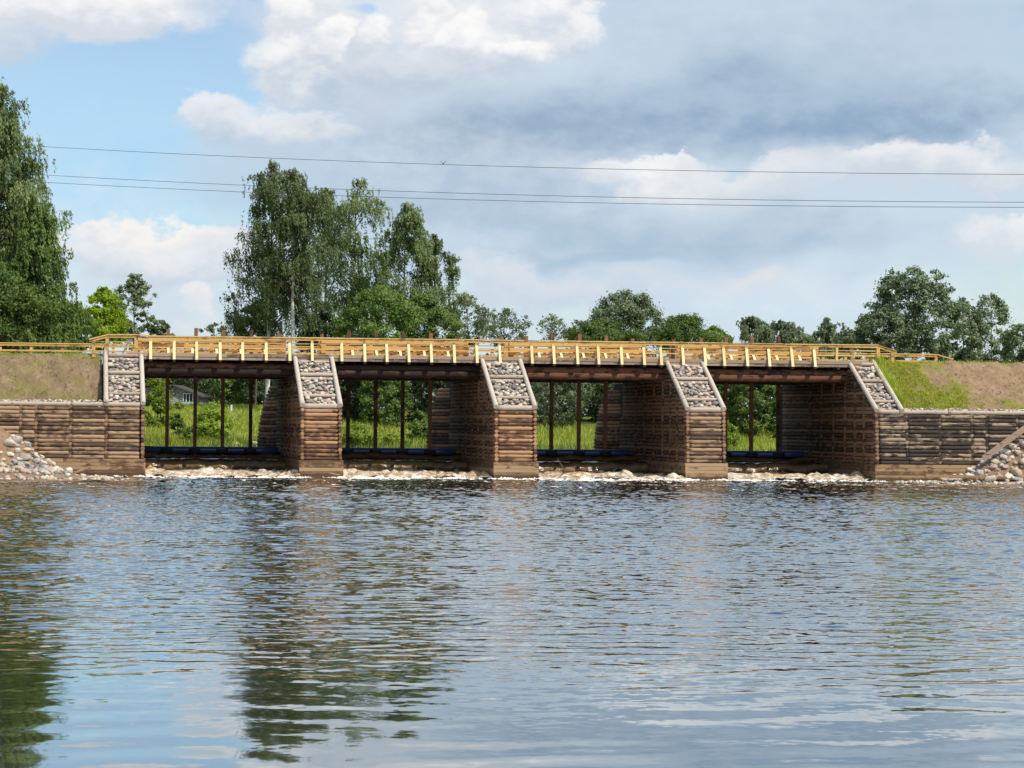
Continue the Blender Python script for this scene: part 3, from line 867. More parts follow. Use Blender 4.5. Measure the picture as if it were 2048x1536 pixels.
for j, vv in enumerate((4.35, 5.7, 7.0, 8.4, 9.8, 11.9, 13.4)):
    for hh, r in ((HD - .64, .17), (HD - .95, .19)):
        mb = MB(); x = UD0 + .1
        while x < UD1 - .2:
            e = min(UD1 - .1, x + 9.6); mb.tube(W(x, vv, hh), W(e, vv, hh), r, None, 12, 44, .075); x = e
        mb.build('beam', M['beam'], root)

mb = MB(); mb.box(UD0 - .5, UD1 + .5, 14.22, 14.28, HD - .62, HD - .02, .3); mb.build('gap_closing_board', M['deck'], root)  # added board, keeps bright sky from showing between the joists
# near railing
def Htop(px): return 7.30
rail = empty('railing', W(0, 4, 6.4), 'pale pine handrail on braced posts along the front edge of the bridge', 'railing')
VR = VF + .06
for p in POSTS:
    u = Uof(p, VR, 690)
    tl = random.uniform(-.03, .03)
    mb = MB(); mb.hexa([W(u - .06, VR, HD - .3), W(u + .06, VR, HD - .3), W(u + .06, VR + .12, HD - .3), W(u - .06, VR + .12, HD - .3), W(u + tl - .06, VR, 7.25), W(u + tl + .06, VR, 7.25), W(u + tl + .06, VR + .12, 7.25), W(u + tl - .06, VR + .12, 7.25)], random.random()); po = mb.build('post', M['pine'], rail)
    if p < 1670:
        mb = MB(); mb.bar(W(u, VR - .02, 7.0), W(u, VF - .26, HD - .36), .14, .05, random.random(), up=(0, -1, .6)); mb.build('brace', M['pine_sunlit'], po)
uA, uB, uC = Uof(182, VR + .6, 672), Uof(213, VR + .6, 668), Uof(272, VR + .3, 668)
uD = Uof(297, VR, 669); uE, uF, uG = Uof(1705, VR + .1, 690), Uof(1757, VR + .3, 690), Uof(1786, VR + .4, 700)
for (p, vv, top) in ((187, VR + .6, 7.08), (214, VR + .6, 7.27), (272, VR + .3, 7.3), (1705, VR + .1, 7.27), (1757, VR + .3, 7.27), (1786, VR + .4, 7.02)):
    u = Uof(p, vv, 690)
    mb = MB(); mb.box(u - .09, u + .09, vv, vv + .16, HD - .25, top, random.random()); mb.build('post', M['pine'], rail)
pth = [(uA - .1, VR + .65, 7.09), (uB, VR + .65, 7.33), (uC, VR + .35, 7.35), (uD, VR + .05, 7.29), (uE, VR + .05, 7.29), (uF, VR + .35, 7.30), (uG + .2, VR + .45, 7.0)]
mb = MB()
for a, b in zip(pth[:-1], pth[1:]):
    nn = max(1, int((b[0] - a[0]) / 3.6))
    for q in range(nn):
        c0 = [a[i] + (b[i] - a[i]) * q / nn for i in range(3)]; c1 = [a[i] + (b[i] - a[i]) * (q + 1) / nn for i in range(3)]
        dz = random.uniform(-.012, .012); mb.bar(W(c0[0], c0[1], c0[2] + dz), W(c1[0] - .01, c1[1], c1[2] + dz + random.uniform(-.008, .008)), .2, .055, random.random())
mb.build('handrail', M['pine'], rail)
mb = MB()
for a, b in zip(pth[:-1], pth[1:]): mb.bar(W(a[0], a[1] - .03, a[2] - .1), W(b[0], b[1] - .03, b[2] - .1), .05, .11, .4)
mb.build('top_board', M['pine'], rail)
for hh in (6.98, 6.70):
    mb = MB()
    for a, b in zip(pth[:-1], pth[1:]): mb.bar(W(a[0], a[1] + .06, hh), W(b[0], b[1] + .06, hh), .03, .055, .6)
    mb.build('mid_rail', M['pine'], rail)

# far low fence running the whole length of the road
fence = empty('road_fence', W(0, 14, 6.4), 'low three-board pine fence along the far side of the road', 'fence')
VFF = 13.6
fp = [-200, -125, -62, 0, 62, 125, 187, 226, 268, 330, 390, 450, 510, 568, 610, 650, 710, 770, 830, 890, 950, 985, 1030, 1090, 1150, 1210, 1270, 1300, 1340, 1400, 1450, 1500, 1550, 1600, 1647, 1692, 1736, 1781, 1828, 1873, 1901]
for p in fp:
    u = Uof(p, VFF, 700)
    mb = MB(); mb.box(u - .08, u + .08, VFF, VFF + .14, 5.9, 7.12 if p < 1890 else 6.9, random.random()); mb.build('post', M['pine'], fence)
u0, u1, u2 = Uof(-260, VFF), Uof(1872, VFF), Uof(1906, VFF)
mb = MB(); mb.bar(W(u0, VFF + .05, 7.15), W(u1, VFF + .05, 7.15), .22, .05, .8); mb.bar(W(u1, VFF + .05, 7.15), W(u2, VFF + .05, 6.88), .22, .05, .8); mb.build('handrail', M['pine'], fence)
for hh in (7.04, 6.74):
    mb = MB(); mb.bar(W(u0, VFF - .03, hh), W(u1, VFF - .03, hh), .04, .10, .5); mb.build('rail_board', M['pine_orange'] if hh > 7 else M['pine'], fence)

# guard fences round the gate heads and the gates themselves
POLES = [
    [(335, 658), (391, 656), (446, 660), (502, 660), (557, 667)],
    [(643, 668), (697, 661), (752, 662), (806, 666), (861, 666), (913, 672)],
    [(1000, 674), (1052, 672), (1104, 665), (1159, 668), (1212, 671), (1265, 677)],
    [(1347, 678), (1402, 676), (1452, 674), (1504, 674), (1558, 673), (1609, 682)],
]
GFX = [(277, 567), (646, 932), (1022, 1287), (1358, 1632)]
GL = ['stone house opening', 'dark wood opening', 'bent willow opening', 'opening beside the dark log wall']
VG = 11.0
BAYS = [(UP1R, Uof(601, 0)), (Uof(684, 0), Uof(988, 0)), (Uof(1073, 0), Uof(1370, 0)), (Uof(1450, 0), UP5L)]
for bi in range(4):
    a, b = GFX[bi]
    u0, u1 = Uof(a, 10.3, 690), Uof(b, 10.3, 690)
    gf = empty('guard_fence', W((u0 + u1) / 2, 10.3, HD), f'orange board guard fence round gate heads above the {GL[bi]}', 'guard fence', 'guard fences on the bridge deck')
    n = 6
    for vv in (10.2, 11.7):
        for k in range(n + 1):
            u = u0 + (u1 - u0) * k / n
            mb = MB(); w = .14 if k in (0, n) else .09
            mb.box(u - w, u + w, vv + .05, vv + .15, HD, 7.38, random.random()); mb.build('post', M['pine_orange'], gf)
        for h0, h1 in (((7.24, 7.42), (6.93, 7.10), (6.70, 6.81), (6.49, 6.56)) if vv < 11 else ((7.26, 7.42),)):
            mb = MB(); x = u0 - .1
            while x < u1:
                e = min(u1 + .1, x + random.uniform(2.2, 4)); mb.box(x, e - .006, vv, vv + .045, h0 + random.uniform(-.012, .012), h1, random.random()); x = e
            mb.build('board', M['pine_orange'], gf)
    for k in range(1, n):
        u = u0 + (u1 - u0) * k / n + .28
        mb = MB(); mb.bar(W(u, 10.15, 6.86), W(u, 9.6, HD + .02), .13, .06, .8, up=(0, -1, .5)); mb.build('brace', M['pine_sunlit'], gf)
    # gate
    g0, g1 = BAYS[bi]
    gt = empty('sluice_gate', W((g0 + g1) / 2, VG, 0), f'sluice gate of dark poles over a blue pipe, {GL[bi]}', 'sluice gate', 'sluice gates under the bridge')
    for (px, py) in POLES[bi]:
        u = Uof(px, VG, 780); top = Hof(px, py, VG)
        inb = g0 + .2 < u < g1 - .2
        mb = MB(); mb.box(u - .095, u + .095, VG, VG + .2, .6 if inb else HD - .3, top, random.random())
        po = mb.build('pole', M['pole'], gt)
        if inb:
            mb = MB(); mb.tube(W(u - .33, VG + .1, 1.22), W(u + .33, VG + .1, 1.22), .215, None, 14, 2, .04, .4); mb.build('collar', M['collar'], po)
    mb = MB(); mb.tube(W(g0 + .12, VG + .1, 1.27), W(g1 - .12, VG + .1, 1.27), .19, None, 16, 8, 0, .5); mb.build('blue_pipe', M['pipe'], gt)
    mb = MB(); mb.box(g0 + .1, g1 - .1, VG + .18, VG + .3, .2, 1.15, .2); mb.build('sill', M['beam'], gt)

# ------------------------------------------------------------------ spilling water and foam
def spill_h(u, v):
    n = fbm(u * 1.3, v * 0.9, 4, .6)
    n2 = fbm(u * 2.4 + 3, v * 2.0, 4, .55)
    lip = 0.12 * fbm(u * .7, v * 0 + 2.0, 2)
    h = 0.02 + 0.52 * sstep(v, 7.0 + lip, 7.35 + lip) + 0.42 * sstep(v, 9.6 + lip, 9.9 + lip) + 0.22 * sstep(v, 3.6 + lip * 2, 4.2 + lip * 2)
    h = h + .16 * np.exp(-((v - 1.0) / 1.5) ** 2)
    rough = 0.08 + 0.30 * np.exp(-((v - 1.0) / 1.5) ** 2) + .22 * np.exp(-((v - 6.6) / .6) ** 2)
    h = h + n * rough + n2 * rough * .6 + 0.05
    return np.where(v > 9.85, np.minimum(h, .98 - .05 * (v - 9.85)), h)
def spill_tone(u, v):
    t = 0.12 + 0.30 * np.exp(-((v - 7.2) / .16) ** 2) + 0.28 * np.exp(-((v - 9.75) / .16) ** 2) + 0.55 * np.exp(-((v - 4.0) / .35) ** 2)
    return t + 0.62 * (1 - sstep(v, 2.2, 4.6)) + 0 * u
for (a, b) in BAYS:
    grid('spillway_water', np.arange(a + .06, b - .04, .09), np.arange(-1.0, 11.2, .09), spill_h, M['spill'], uvframe=True, tonef=spill_tone)

def foam():
    us = np.arange(UP1R - 4.5, UP5L + 5.5, .06); vs = np.arange(-20, .9, .06)
    X, Y = np.meshgrid(us, vs)
    n = fbm(X * .6, Y * .9, 5, .6); n2 = fbm(X * 3.1 + 11, Y * 2.6, 4, .65); n3 = fbm(X * 8 + 3, Y * 7, 3, .65)
    inbay = np.zeros_like(X)
    for a, b in BAYS: inbay = np.maximum(inbay, sstep(X, a - .7, a + .3) * (1 - sstep(X, b - .3, b + .7)))
    inbay = np.clip(inbay + .35, 0, 1)
    k = np.exp(-((Y + 1.4) / 1.5) ** 2) * (.45 + .55 * inbay) + .50 * np.exp(-((Y + 4.6 - n * 2.4) / .8) ** 2) + .30 * np.exp(-((Y + 6.6 - n * 3) / .5) ** 2)
    k *= sstep(X, UP1R - 4, UP1R - 1) * (1 - sstep(X, UP5L + 1.5, UP5L + 4.5))
    f = k * .80 + n * .65 + n2 * .95 + n3 * .6 - .66
    st = fbm(X * .32 + 5, Y * 2.4, 4, .6) + n2 * .55 + n3 * .25 - .46 - .30 * sstep(-Y, 8, 20)
    st = np.where((Y < -5.5), st - .5 * (1 - sstep(X, -9, 3)), -1)
    f = np.maximum(f, st * .8)
    px = X + E2[0] * Y; py = OY + .1 * X + E2[1] * Y
    H = wave(px, py) * sstep(-Y, 3, 6) + np.clip(f, 0, None) * .08 * (.3 + .7 * np.exp(-((Y + 1.0) / 2.0) ** 2)) + (n2 * .05 + np.clip(n3, 0, 1) * .07) * np.exp(-((Y + 1.2) / 2.5) ** 2) + .012 + .02 * (1 - sstep(-Y, 3, 6))
    keep = (f[:-1, :-1] > 0) & (f[1:, 1:] > 0)
    px = X + E2[0] * Y; py = OY + .1 * X + E2[1] * Y
    V = np.stack([px.ravel(), py.ravel(), H.ravel()], 1)
    ny, nx = X.shape
    i = np.arange(ny - 1)[:, None] * nx + np.arange(nx - 1)[None, :]
    Fc = np.stack([i, i + 1, i + 1 + nx, i + nx], -1)[keep]
    used, inv = np.unique(Fc.ravel(), return_inverse=True)
    me = mesh_np('foam', V[used], inv.reshape(-1, 4), np.clip(f.ravel()[used] * 2.2, 0, 1), True)
    tag(add('foam', me, M['foam']), kind='stuff')
foam()

# ------------------------------------------------------------------ shores with stones
def shore(u0, u1, hf, name):
    return grid(name, np.arange(u0, u1, .14), np.arange(-9, .2, .14), hf, M['sand'], uvframe=True)
uS = Uof(0, -1)
def leftshore(u, v):
    px = (u - Uof(0, -1)) / (Uof(200, -1) - Uof(0, -1)) * 200
    ridge = np.clip(2.5 - (px + 2) * 0.0175, 0, 3.6) * (1 - sstep(-v, .6, 4.2))
    beach = 0.32 - sstep(px, 110, 250) * .55 - sstep(-v, 4.2, 7.2) * .75
    return np.maximum(ridge, beach) + fbm(u * 1.1, v * 1.1, 4) * .14
shore(UP1R - 24, UP1R + 1.5, leftshore, 'shore')
def rightshore(u, v):
    px = (u - Uof(1800, -1)) / (Uof(2048, -1) - Uof(1800, -1)) * 248 + 1800
    ridge = np.clip((px - 1905) * 0.0145, 0, 3.2) * (1 - sstep(-v, .5, 2.6))
    beach = 0.14 - (1 - sstep(px, 1790, 1900)) * .5 - sstep(-v, 1.6, 3.6) * .6
    return np.maximum(ridge, beach) + fbm(u * 1.1, v * 1.1, 4) * .10
shore(UP5L + .6, UP5L + 26, rightshore, 'shore')

random.seed(77)
def pile(hf, pxr, vr, n, rr, sel, where, group, ws):
    loc = []; tries = 0
    while len(loc) < n and tries < 9000:
        tries += 1
        px = random.uniform(*pxr); v = random.uniform(*vr); u = Uof(px, v)
        h = float(hf(np.array([[u]]), np.array([[v]]))[0, 0])
        if not sel(px, v, h): continue
        r = random.uniform(*rr) if random.random() < .6 else random.uniform(rr[0], (rr[0] + rr[1]) / 2)
        if all((u - a) ** 2 + (v - b) ** 2 + (h - c) ** 2 > ((r + d) * .72) ** 2 for a, b, c, d in loc): loc.append((u, v, h, r))
    for (u, v, h, r) in loc: stone(W(u, v, h + r * .18), r, pick(ws), where, group)
pile(leftshore, (-90, 160), (-4.6, -.6), 56, (.20, .46), lambda p, v, h: h > .3 and p > -80 and (h < 2.0 - max(0, (35 - p)) * .012), 'boulder heaped on the sandy slope against the brown log wall', 'boulders heaped below the bare earth bank', (4, 6, 2, 2, 3))
pile(leftshore, (0, 230), (-6.6, -4.0), 26, (.13, .28), lambda p, v, h: -.12 < h < .45, 'stone lying at the edge of the water below the brown log wall', 'stones along the sandy water edge', (3, 4, 4, 1, 5))
pile(rightshore, (1885, 2130), (-2.6, -.5), 50, (.18, .44), lambda p, v, h: h > .12, 'boulder heaped against the dark weathered log wall', 'boulders heaped below the grassy bank', (5, 5, 2, 2, 3))
pile(rightshore, (1800, 2100), (-3.4, -1.6), 22, (.11, .22), lambda p, v, h: -.15 < h < .2, 'flat stone at the edge of the water below the dark log wall', 'flat stones along the darker water edge', (3, 4, 5, 1, 4))

mb = MB(); a = np.array(PT(1966, 917, -1.3)); b = np.array(PT(2050, 856, -1.3)); mb.bar(a, b, .06, .3, .5, up=(0, -1, .2) if False else (0, 0, 1))
single(mb, 'plank', M['deck'], tuple((a + b) / 2), 'grey plank leaning up the boulder heap against the dark log wall', 'plank')
mb = MB(); a = np.array(PT(1850, 951, -2.2)); b = np.array(PT(2080, 958, -2.2)); mb.bar(a, b, .2, .16, .6)
single(mb, 'timber_beam', M['plank'], tuple((a + b) / 2), 'squared timber lying along the water edge under the boulder heap', 'timber')
mb = MB()
c = PT(1138, 941, -.4)
mb.tube(None, None, 0, path=[(c[0] - .35, c[1], c[2] - .08), (c[0] - .05, c[1], c[2] + .05), (c[0] + .28, c[1] - .1, c[2] + .02)], radii=[.10, .15, .11], sides=9)
mb.tube(None, None, 0, path=[(c[0] - .2, c[1], c[2]), (c[0] - .45, c[1], c[2] + .35), (c[0] - .6, c[1], c[2] + .62)], radii=[.04, .03, .015], sides=6)
single(mb, 'driftwood_log', M['driftwood'], c, 'dark snag of driftwood caught in the foam under the bridge', 'driftwood')
mb = MB(); c = PT(665, 948, -.9)
mb.tube(None, None, 0, path=[(c[0] - .28, c[1], c[2] + .06), (c[0], c[1], c[2]), (c[0] + .4, c[1], c[2] - .05)], radii=[.03, .05, .03], sides=7)
single(mb, 'driftwood_branch', M['log_red'], c, 'reddish broken branch washed against the plank foot of a pier', 'driftwood')
mb = MB(); a = np.array(PT(150, 945, -4.6)); b = np.array(PT(168, 938, -4.6)); mb.bar(a, b, .05, .1, .8)
single(mb, 'wood_scrap', M['plank'], tuple((a + b) / 2), 'short scrap of board among the stones by the brown log wall', 'board')
# small stones and gravel between the boulders
pts = []
for hf, pxr, vr, n, sel in ((leftshore, (-60, 165), (-5, -.5), 420, lambda p, h: h > .25 and h < 2.3 - max(0, 35 - p) * .012), (leftshore, (0, 235), (-6.8, -3.8), 80, lambda p, h: -.1 < h < .45), (rightshore, (1890, 2120), (-2.8, -.4), 320, lambda p, h: h > .1), (rightshore, (1790, 2110), (-3.6, -1.4), 200, lambda p, h: -.12 < h < .25)):
    for i in range(n):
        p = random.uniform(*pxr); v = random.uniform(*vr); u = Uof(p, v); hh = float(hf(np.array([[u]]), np.array([[v]]))[0, 0])
        if sel(p, hh): r = random.choice((.06, .08, .1, .13, .17)); pts.append((*W(u, v, hh + r * .2), r))
lump_bits(pts, 'rubble', M['rubble'])
# grey propped frame on the deck
c = W(Uof(252, 9), 9, HD)
mb = MB()
mb.bar(W(Uof(243, 9), 9, HD), W(Uof(256, 9), 9, HD + .82), .07, .07, .5, up=(0, 1, 0)); mb.bar(W(Uof(256, 9), 9, HD + .82), W(Uof(264, 9), 9, HD + .84), .06, .06, .5)
mb.bar(W(Uof(238, 9), 9, HD + .05), W(Uof(262, 9), 9, HD + .05), .3, .08, .5)
single(mb, 'crank_stand', M['grey_metal'], c, 'slanting grey metal crank stand on the deck at the bare bank end', 'crank stand')

# ------------------------------------------------------------------ foliage
def leaves_mesh(name, C, D, S, tone, wid=0.34, Nn=None):
    """C centres, D directions, S sizes, Nn preferred facing"""
    n = len(C)
    R = RNG.normal(size=(n, 3))
    if Nn is not None: R = R * .62 + Nn
    D = D - R * ((D * R).sum(1) / ((R * R).sum(1) + 1e-9))[:, None] * .8
    D /= (np.linalg.norm(D, axis=1)[:, None] + 1e-9)
    Wd = np.cross(D, R); Wd /= (np.linalg.norm(Wd, axis=1)[:, None] + 1e-9)
    a = D * (S * .5)[:, None]; w = Wd * (S * wid)[:, None]
    V = np.stack([C - a, C + w, C + a, C - w], 1).reshape(-1, 3)
    Fc = np.arange(4 * n).reshape(n, 4)
    return mesh_np(name, V, Fc, np.repeat(tone, 4), False)
def rnd_unit(n, zb=0.0):
    d = RNG.normal(size=(n, 3)); d[:, 2] += zb
    return d / np.linalg.norm(d, axis=1)[:, None]
def crown_prof(kind, t):
    if kind == 'round': return np.sin(math.pi * np.clip(t * .86 + .10, 0, 1)) ** .62
    if kind == 'tall': return np.clip(1.22 * (1 - t) ** .46 * (0.62 + .9 * t) ** .6, 0, 1)
    if kind == 'cone': return np.clip((1 - t) ** .75 + .05, 0, 1)
    if kind == 'dome': return np.sqrt(np.clip(1.02 - t ** 2.2, 0, 1)) * (.82 + .18 * np.clip(t * 4, 0, 1))
    if kind == 'poplar': return np.where(t < .35, .72 + .28 * np.sin(t / .35 * 1.57), np.sin(math.pi / 2 + (t - .35) / .65 * 1.25) ** .7)
    return np.ones_like(t)
def build_tree(height, cb, R, kind, nleaf, size, birch=False, clumps=46, csize=.30, limbs=.6, lean=0.0, trunk_r=None, seed=0, open_=0.35, drop=1.6, shell=.55):
    """tree at the origin -> trunk MB, crown mesh; cb = crown bottom height"""
    r = np.random.default_rng(seed)
    CH = height - cb
    if not birch: clumps = int(clumps * 2.3); csize *= .66; nleaf = int(nleaf * 1.5); size *= .84; limbs *= .5
    else: nleaf = int(nleaf * 1.5); size *= .80; clumps = int(clumps * 1.25); csize *= .88
    t = r.random(clumps) ** .9
    t = np.concatenate([t, [1.0, .97, .93]])
    n = len(t)
    a = r.random(n) * 6.283
    rad = R * crown_prof(kind, t) * (shell + (1 - shell) * np.sqrt(r.random(n))) * (1 + .20 * np.sin(2 * a + seed) + .75 * vnoise(a * 1.1 + seed * 3.7, t * 4.2 + seed)) * (1.0 if birch else 1.08)
    rad = np.maximum(rad - R * csize * .55, 0.02)
    rad[-3:] *= .4
    tip = r.random(n) < (.12 if not birch else 0)
    cx = np.cos(a) * rad + lean * (cb + t * CH); cy = np.sin(a) * rad; cz = cb + t * CH
    cr = R * csize * (.65 + .7 * r.random(n)) * np.where(t > .9, .7, 1)
    cz = np.minimum(cz, height - cr * .55)
    cz = cz - np.where(t > .6, np.abs(vnoise(cx / (R * .35) + seed, cy / (R * .35))) * R * .5, 0)
    cz[-3:] = height - cr[-3:] * .6
    rad[tip] *= 1.18; cx[tip] *= 1.18; cy[tip] *= 1.18; cr[tip] *= .6
    # trunk and limbs
    tr = trunk_r or max(.06, height * .0105)
    mb = MB(); k = np.linspace(0, 1, 9)
    px = lean * k * height + np.cumsum(r.normal(0, height * .004, 9)); py = np.cumsum(r.normal(0, height * .004, 9))
    path = np.stack([px, py, k * height * .96 - .4 * (k == 0)], 1)
    cx = cx + np.interp(cz, k * height * .96, px - lean * k * height); cy = cy + np.interp(cz, k * height * .96, py)
    cx[-3:] = px[-1] + r.normal(0, .12, 3); cy[-3:] = py[-1] + r.normal(0, .12, 3); path[-1, 2] = height * .93
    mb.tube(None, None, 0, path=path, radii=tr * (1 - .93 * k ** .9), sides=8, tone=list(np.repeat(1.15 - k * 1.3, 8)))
    for i in range(n):
        if r.random() > limbs: continue
        z0 = max(min(cz[i] - .35 * rad[i] - .4, height * .93), cb * .55)
        q = z0 / (height * .96); p0 = np.array([np.interp(q, k, px), np.interp(q, k, py), z0])
        p2 = np.array([cx[i], cy[i], cz[i]]); p1 = p0 * .45 + p2 * .55 + np.array([0, 0, -.08 * rad[i] if not birch else .25 * rad[i]])
        r0 = max(.022, tr * (1 - .93 * q) * .45)
        mb.tube(None, None, 0, path=[p0, p1, p2], radii=[r0, r0 * .6, .012], sides=5, tone=0.0)
    # leaves
    wgt = cr ** 2; cnt = np.maximum((nleaf * wgt / wgt.sum()).astype(int), 8)
    C = []; D = []; T = []; NN = []
    for i in range(n):
        m = cnt[i]; ctone = .15 + .7 * r.random()
        if birch:
            ns = max(4, m // 22); L = drop * (.25 + .95 * r.random(ns) ** 1.4) * (0.55 + .6 * (1 - t[i])) * (.6 + .7 * r.random())
            o = r.normal(0, .42, (ns, 3)) * cr[i]; o[:, 2] = np.abs(o[:, 2]) * .5
            per = 22
            f = r.random((ns, per)); sway = r.normal(.10, .06, ns)
            x = o[:, 0:1] + f * L[:, None] * sway[:, None] + r.normal(0, .055, (ns, per)); y = o[:, 1:2] + r.normal(0, .055, (ns, per))
            z = o[:, 2:3] - f * L[:, None]
            P = np.stack([x, y, z], -1).reshape(-1, 3) + (cx[i], cy[i], cz[i])
            P[:, 2] = np.maximum(P[:, 2], .3)
            d = r.normal(0, .32, (len(P), 3)); d[:, 2] -= 1.0; d[:, 0] += .1
            nn = P - np.array([lean * cz[i], 0, cz[i] - .2 * R]); nn /= np.linalg.norm(nn, axis=1)[:, None] + 1e-9; nn[:, 2] += .25
        else:
            q = r.normal(size=(m, 3)) * np.array([.52, .52, .36]) * cr[i]
            far = r.random(m) < .05; q[far] *= 1.5
            P = q + (cx[i], cy[i], cz[i]); d = r.normal(size=(m, 3)); d[:, 2] -= .35
            P[:, 2] = np.maximum(P[:, 2], .05)
            nn = q / (cr[i] * .6); nn /= np.linalg.norm(nn, axis=1)[:, None] + 1e-9
            o2 = np.array([cx[i] - lean * cz[i], cy[i], .5 * R]); nn = nn * .8 + o2 / (np.linalg.norm(o2) + 1e-9) * .6
        NN.append(nn)
        C.append(P); D.append(d / np.linalg.norm(d, axis=1)[:, None]); T.append(np.clip(ctone + r.normal(0, .22, len(P)), 0, 1))
    C = np.concatenate(C); D = np.concatenate(D); T = np.concatenate(T); NN = np.concatenate(NN)
    S = size * (.65 + .7 * r.random(len(C))) * (1.35 if birch else 1)
    return mb, leaves_mesh('crown', C, D, S, T, .20 if birch else .36, NN)

def tree(name, label, px, top, z, half, kind, leaf, nleaf, size, bottom=None, base=3.0, group='trees behind the bridge', cat='tree', bark='bark', **kw):
    loc = AT(px, 800, z); h_top = AT(px, top, z)[2]
    cbh = AT(px, bottom, z)[2] - base if bottom else ((h_top - base) * .22 if cat == 'tree' else .05)
    R = half * z / F
    root = empty(name, (loc[0], loc[1], base), label, cat, group)
    mb, me = build_tree(h_top - base, max(cbh, .2), R, kind, nleaf, size, seed=abs(hash((round(px), round(top)))) % 9973 if False else int(px * 7 + top) % 9973, **kw)
    V = np.array(mb.v)
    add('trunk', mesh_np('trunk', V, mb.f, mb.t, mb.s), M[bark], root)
    add('crown', me, LM[leaf], root)
    return root
def bush(name, label, px, top, bottom, z, half, leaf, nleaf, size, group='bushes beyond the bridge', clumps=26, **kw):
    _p = AT(px, 800, z); base = min(AT(px, bottom, z)[2], float(ground_h(np.array([_p[0]]), np.array([_p[1]]))[0]) + .02)
    return tree(name, label, px, top, z, half, 'dome', leaf, nleaf, size, None, base, group, 'bush', clumps=clumps, csize=.36, limbs=.5, **kw)

# tall trees over the bare earth bank
tree('birch_tree', 'tallest weeping birch, rising beyond the bare earth bank out of the picture', -50, 125, 141, 142, 'tall', 'birch', 78000, .19, 690, group='trees beyond the bare earth bank', bark='birch_bark', birch=True, clumps=170, csize=.24, drop=2.6, limbs=.5)
tree('birch_tree', 'weeping birch leaning on the tallest one, tips hanging over the dark tree', 30, 330, 142, 62, 'tall', 'birch', 20000, .19, 640, group='trees beyond the bare earth bank', bark='birch_bark', birch=True, clumps=80, csize=.28, drop=2.2)
tree('broadleaf_tree', 'dense dark green tree tapering down from the tall birch over the low fence', 66, 395, 138, 98, 'cone', 'mid', 40000, .19, 705, group='trees beyond the bare earth bank', birch=True, clumps=120, csize=.30, drop=1.6)
tree('broadleaf_tree', 'dense dark tree at the foot of the tall birch behind the low fence', -30, 520, 136, 120, 'round', 'mid', 26000, .20, 720, group='trees beyond the bare earth bank', clumps=90, csize=.24)
tree('broadleaf_tree', 'rounded dark green tree just before the lime green maple', 128, 600, 146, 42, 'round', 'mid', 12000, .19, 710, group='trees beyond the bare earth bank', clumps=50, csize=.3)
tree('maple_tree', 'bright lime green maple behind the sloping end of the handrail', 207, 574, 160, 44, 'round', 'lime', 11000, .20, 700, clumps=46, csize=.30)
tree('alder_tree', 'airy grey green tree beside the lime green maple', 262, 548, 185, 42, 'tall', 'grey', 6500, .22, 690, clumps=52, csize=.24, limbs=.9)
tree('alder_tree', 'small airy tree above the rail next to the grey green one', 316, 640, 185, 24, 'round', 'grey', 1800, .22, 690, clumps=22, csize=.3, limbs=.9)
tree('sapling', 'thin leafless-looking sapling standing above the rail before the big birches', 428, 645, 190, 26, 'round', 'grey', 700, .20, 690, clumps=18, csize=.26, limbs=1.0)
# the birch group
G = 'tall weeping birches behind the middle of the bridge'
tree('birch_tree', 'tallest of the grouped weeping birches, dark curtain of hanging twigs', 533, 318, 170, 88, 'tall', 'birch', 31000, .17, 655, group=G, bark='birch_bark', birch=True, clumps=95, csize=.27, drop=2.4, lean=.006, trunk_r=.2)
tree('birch_tree', 'weeping birch with a bare white trunk showing above the handrail', 588, 334, 166, 84, 'tall', 'birch', 21000, .17, 600, group=G, bark='birch_bark', birch=True, clumps=78, csize=.27, drop=2.2, lean=-.012, trunk_r=.22)
tree('birch_tree', 'slim weeping birch filling the dip between the taller ones', 648, 372, 178, 62, 'tall', 'birch', 11000, .17, 640, group=G, bark='birch_bark', birch=True, clumps=60, csize=.28, drop=2.0)
tree('birch_tree', 'weeping birch with a thin airy top, middle of the birch group', 705, 352, 176, 84, 'tall', 'birch', 18000, .17, 640, group=G, bark='birch_bark', birch=True, clumps=74, csize=.26, drop=2.2)
tree('birch_tree', 'weeping birch with two wispy tips beyond the dip in the birch group', 806, 400, 172, 84, 'tall', 'birch', 18500, .17, 640, group=G, bark='birch_bark', birch=True, clumps=74, csize=.26, drop=2.0)
tree('birch_tree', 'shortest weeping birch at the outer edge of the birch group', 862, 466, 174, 54, 'tall', 'birch', 13000, .17, 650, group=G, bark='birch_bark', birch=True, clumps=50, csize=.28, drop=1.9)
tree('broadleaf_tree', 'leafy green tree growing in front of the birch trunks', 758, 572, 160, 74, 'round', 'mid', 15000, .19, 700, clumps=64, csize=.26)
tree('broadleaf_tree', 'low green tree before the outermost birch', 845, 590, 163, 58, 'round', 'mid', 9500, .19, 700, clumps=48, csize=.28)
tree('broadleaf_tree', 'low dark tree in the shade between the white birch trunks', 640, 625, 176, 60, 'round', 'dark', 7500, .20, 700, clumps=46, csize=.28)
tree('broadleaf_tree', 'low dark tree under the hanging twigs of the tallest grouped birch', 510, 600, 176, 48, 'round', 'dark', 7000, .20, 700, clumps=40, csize=.3)
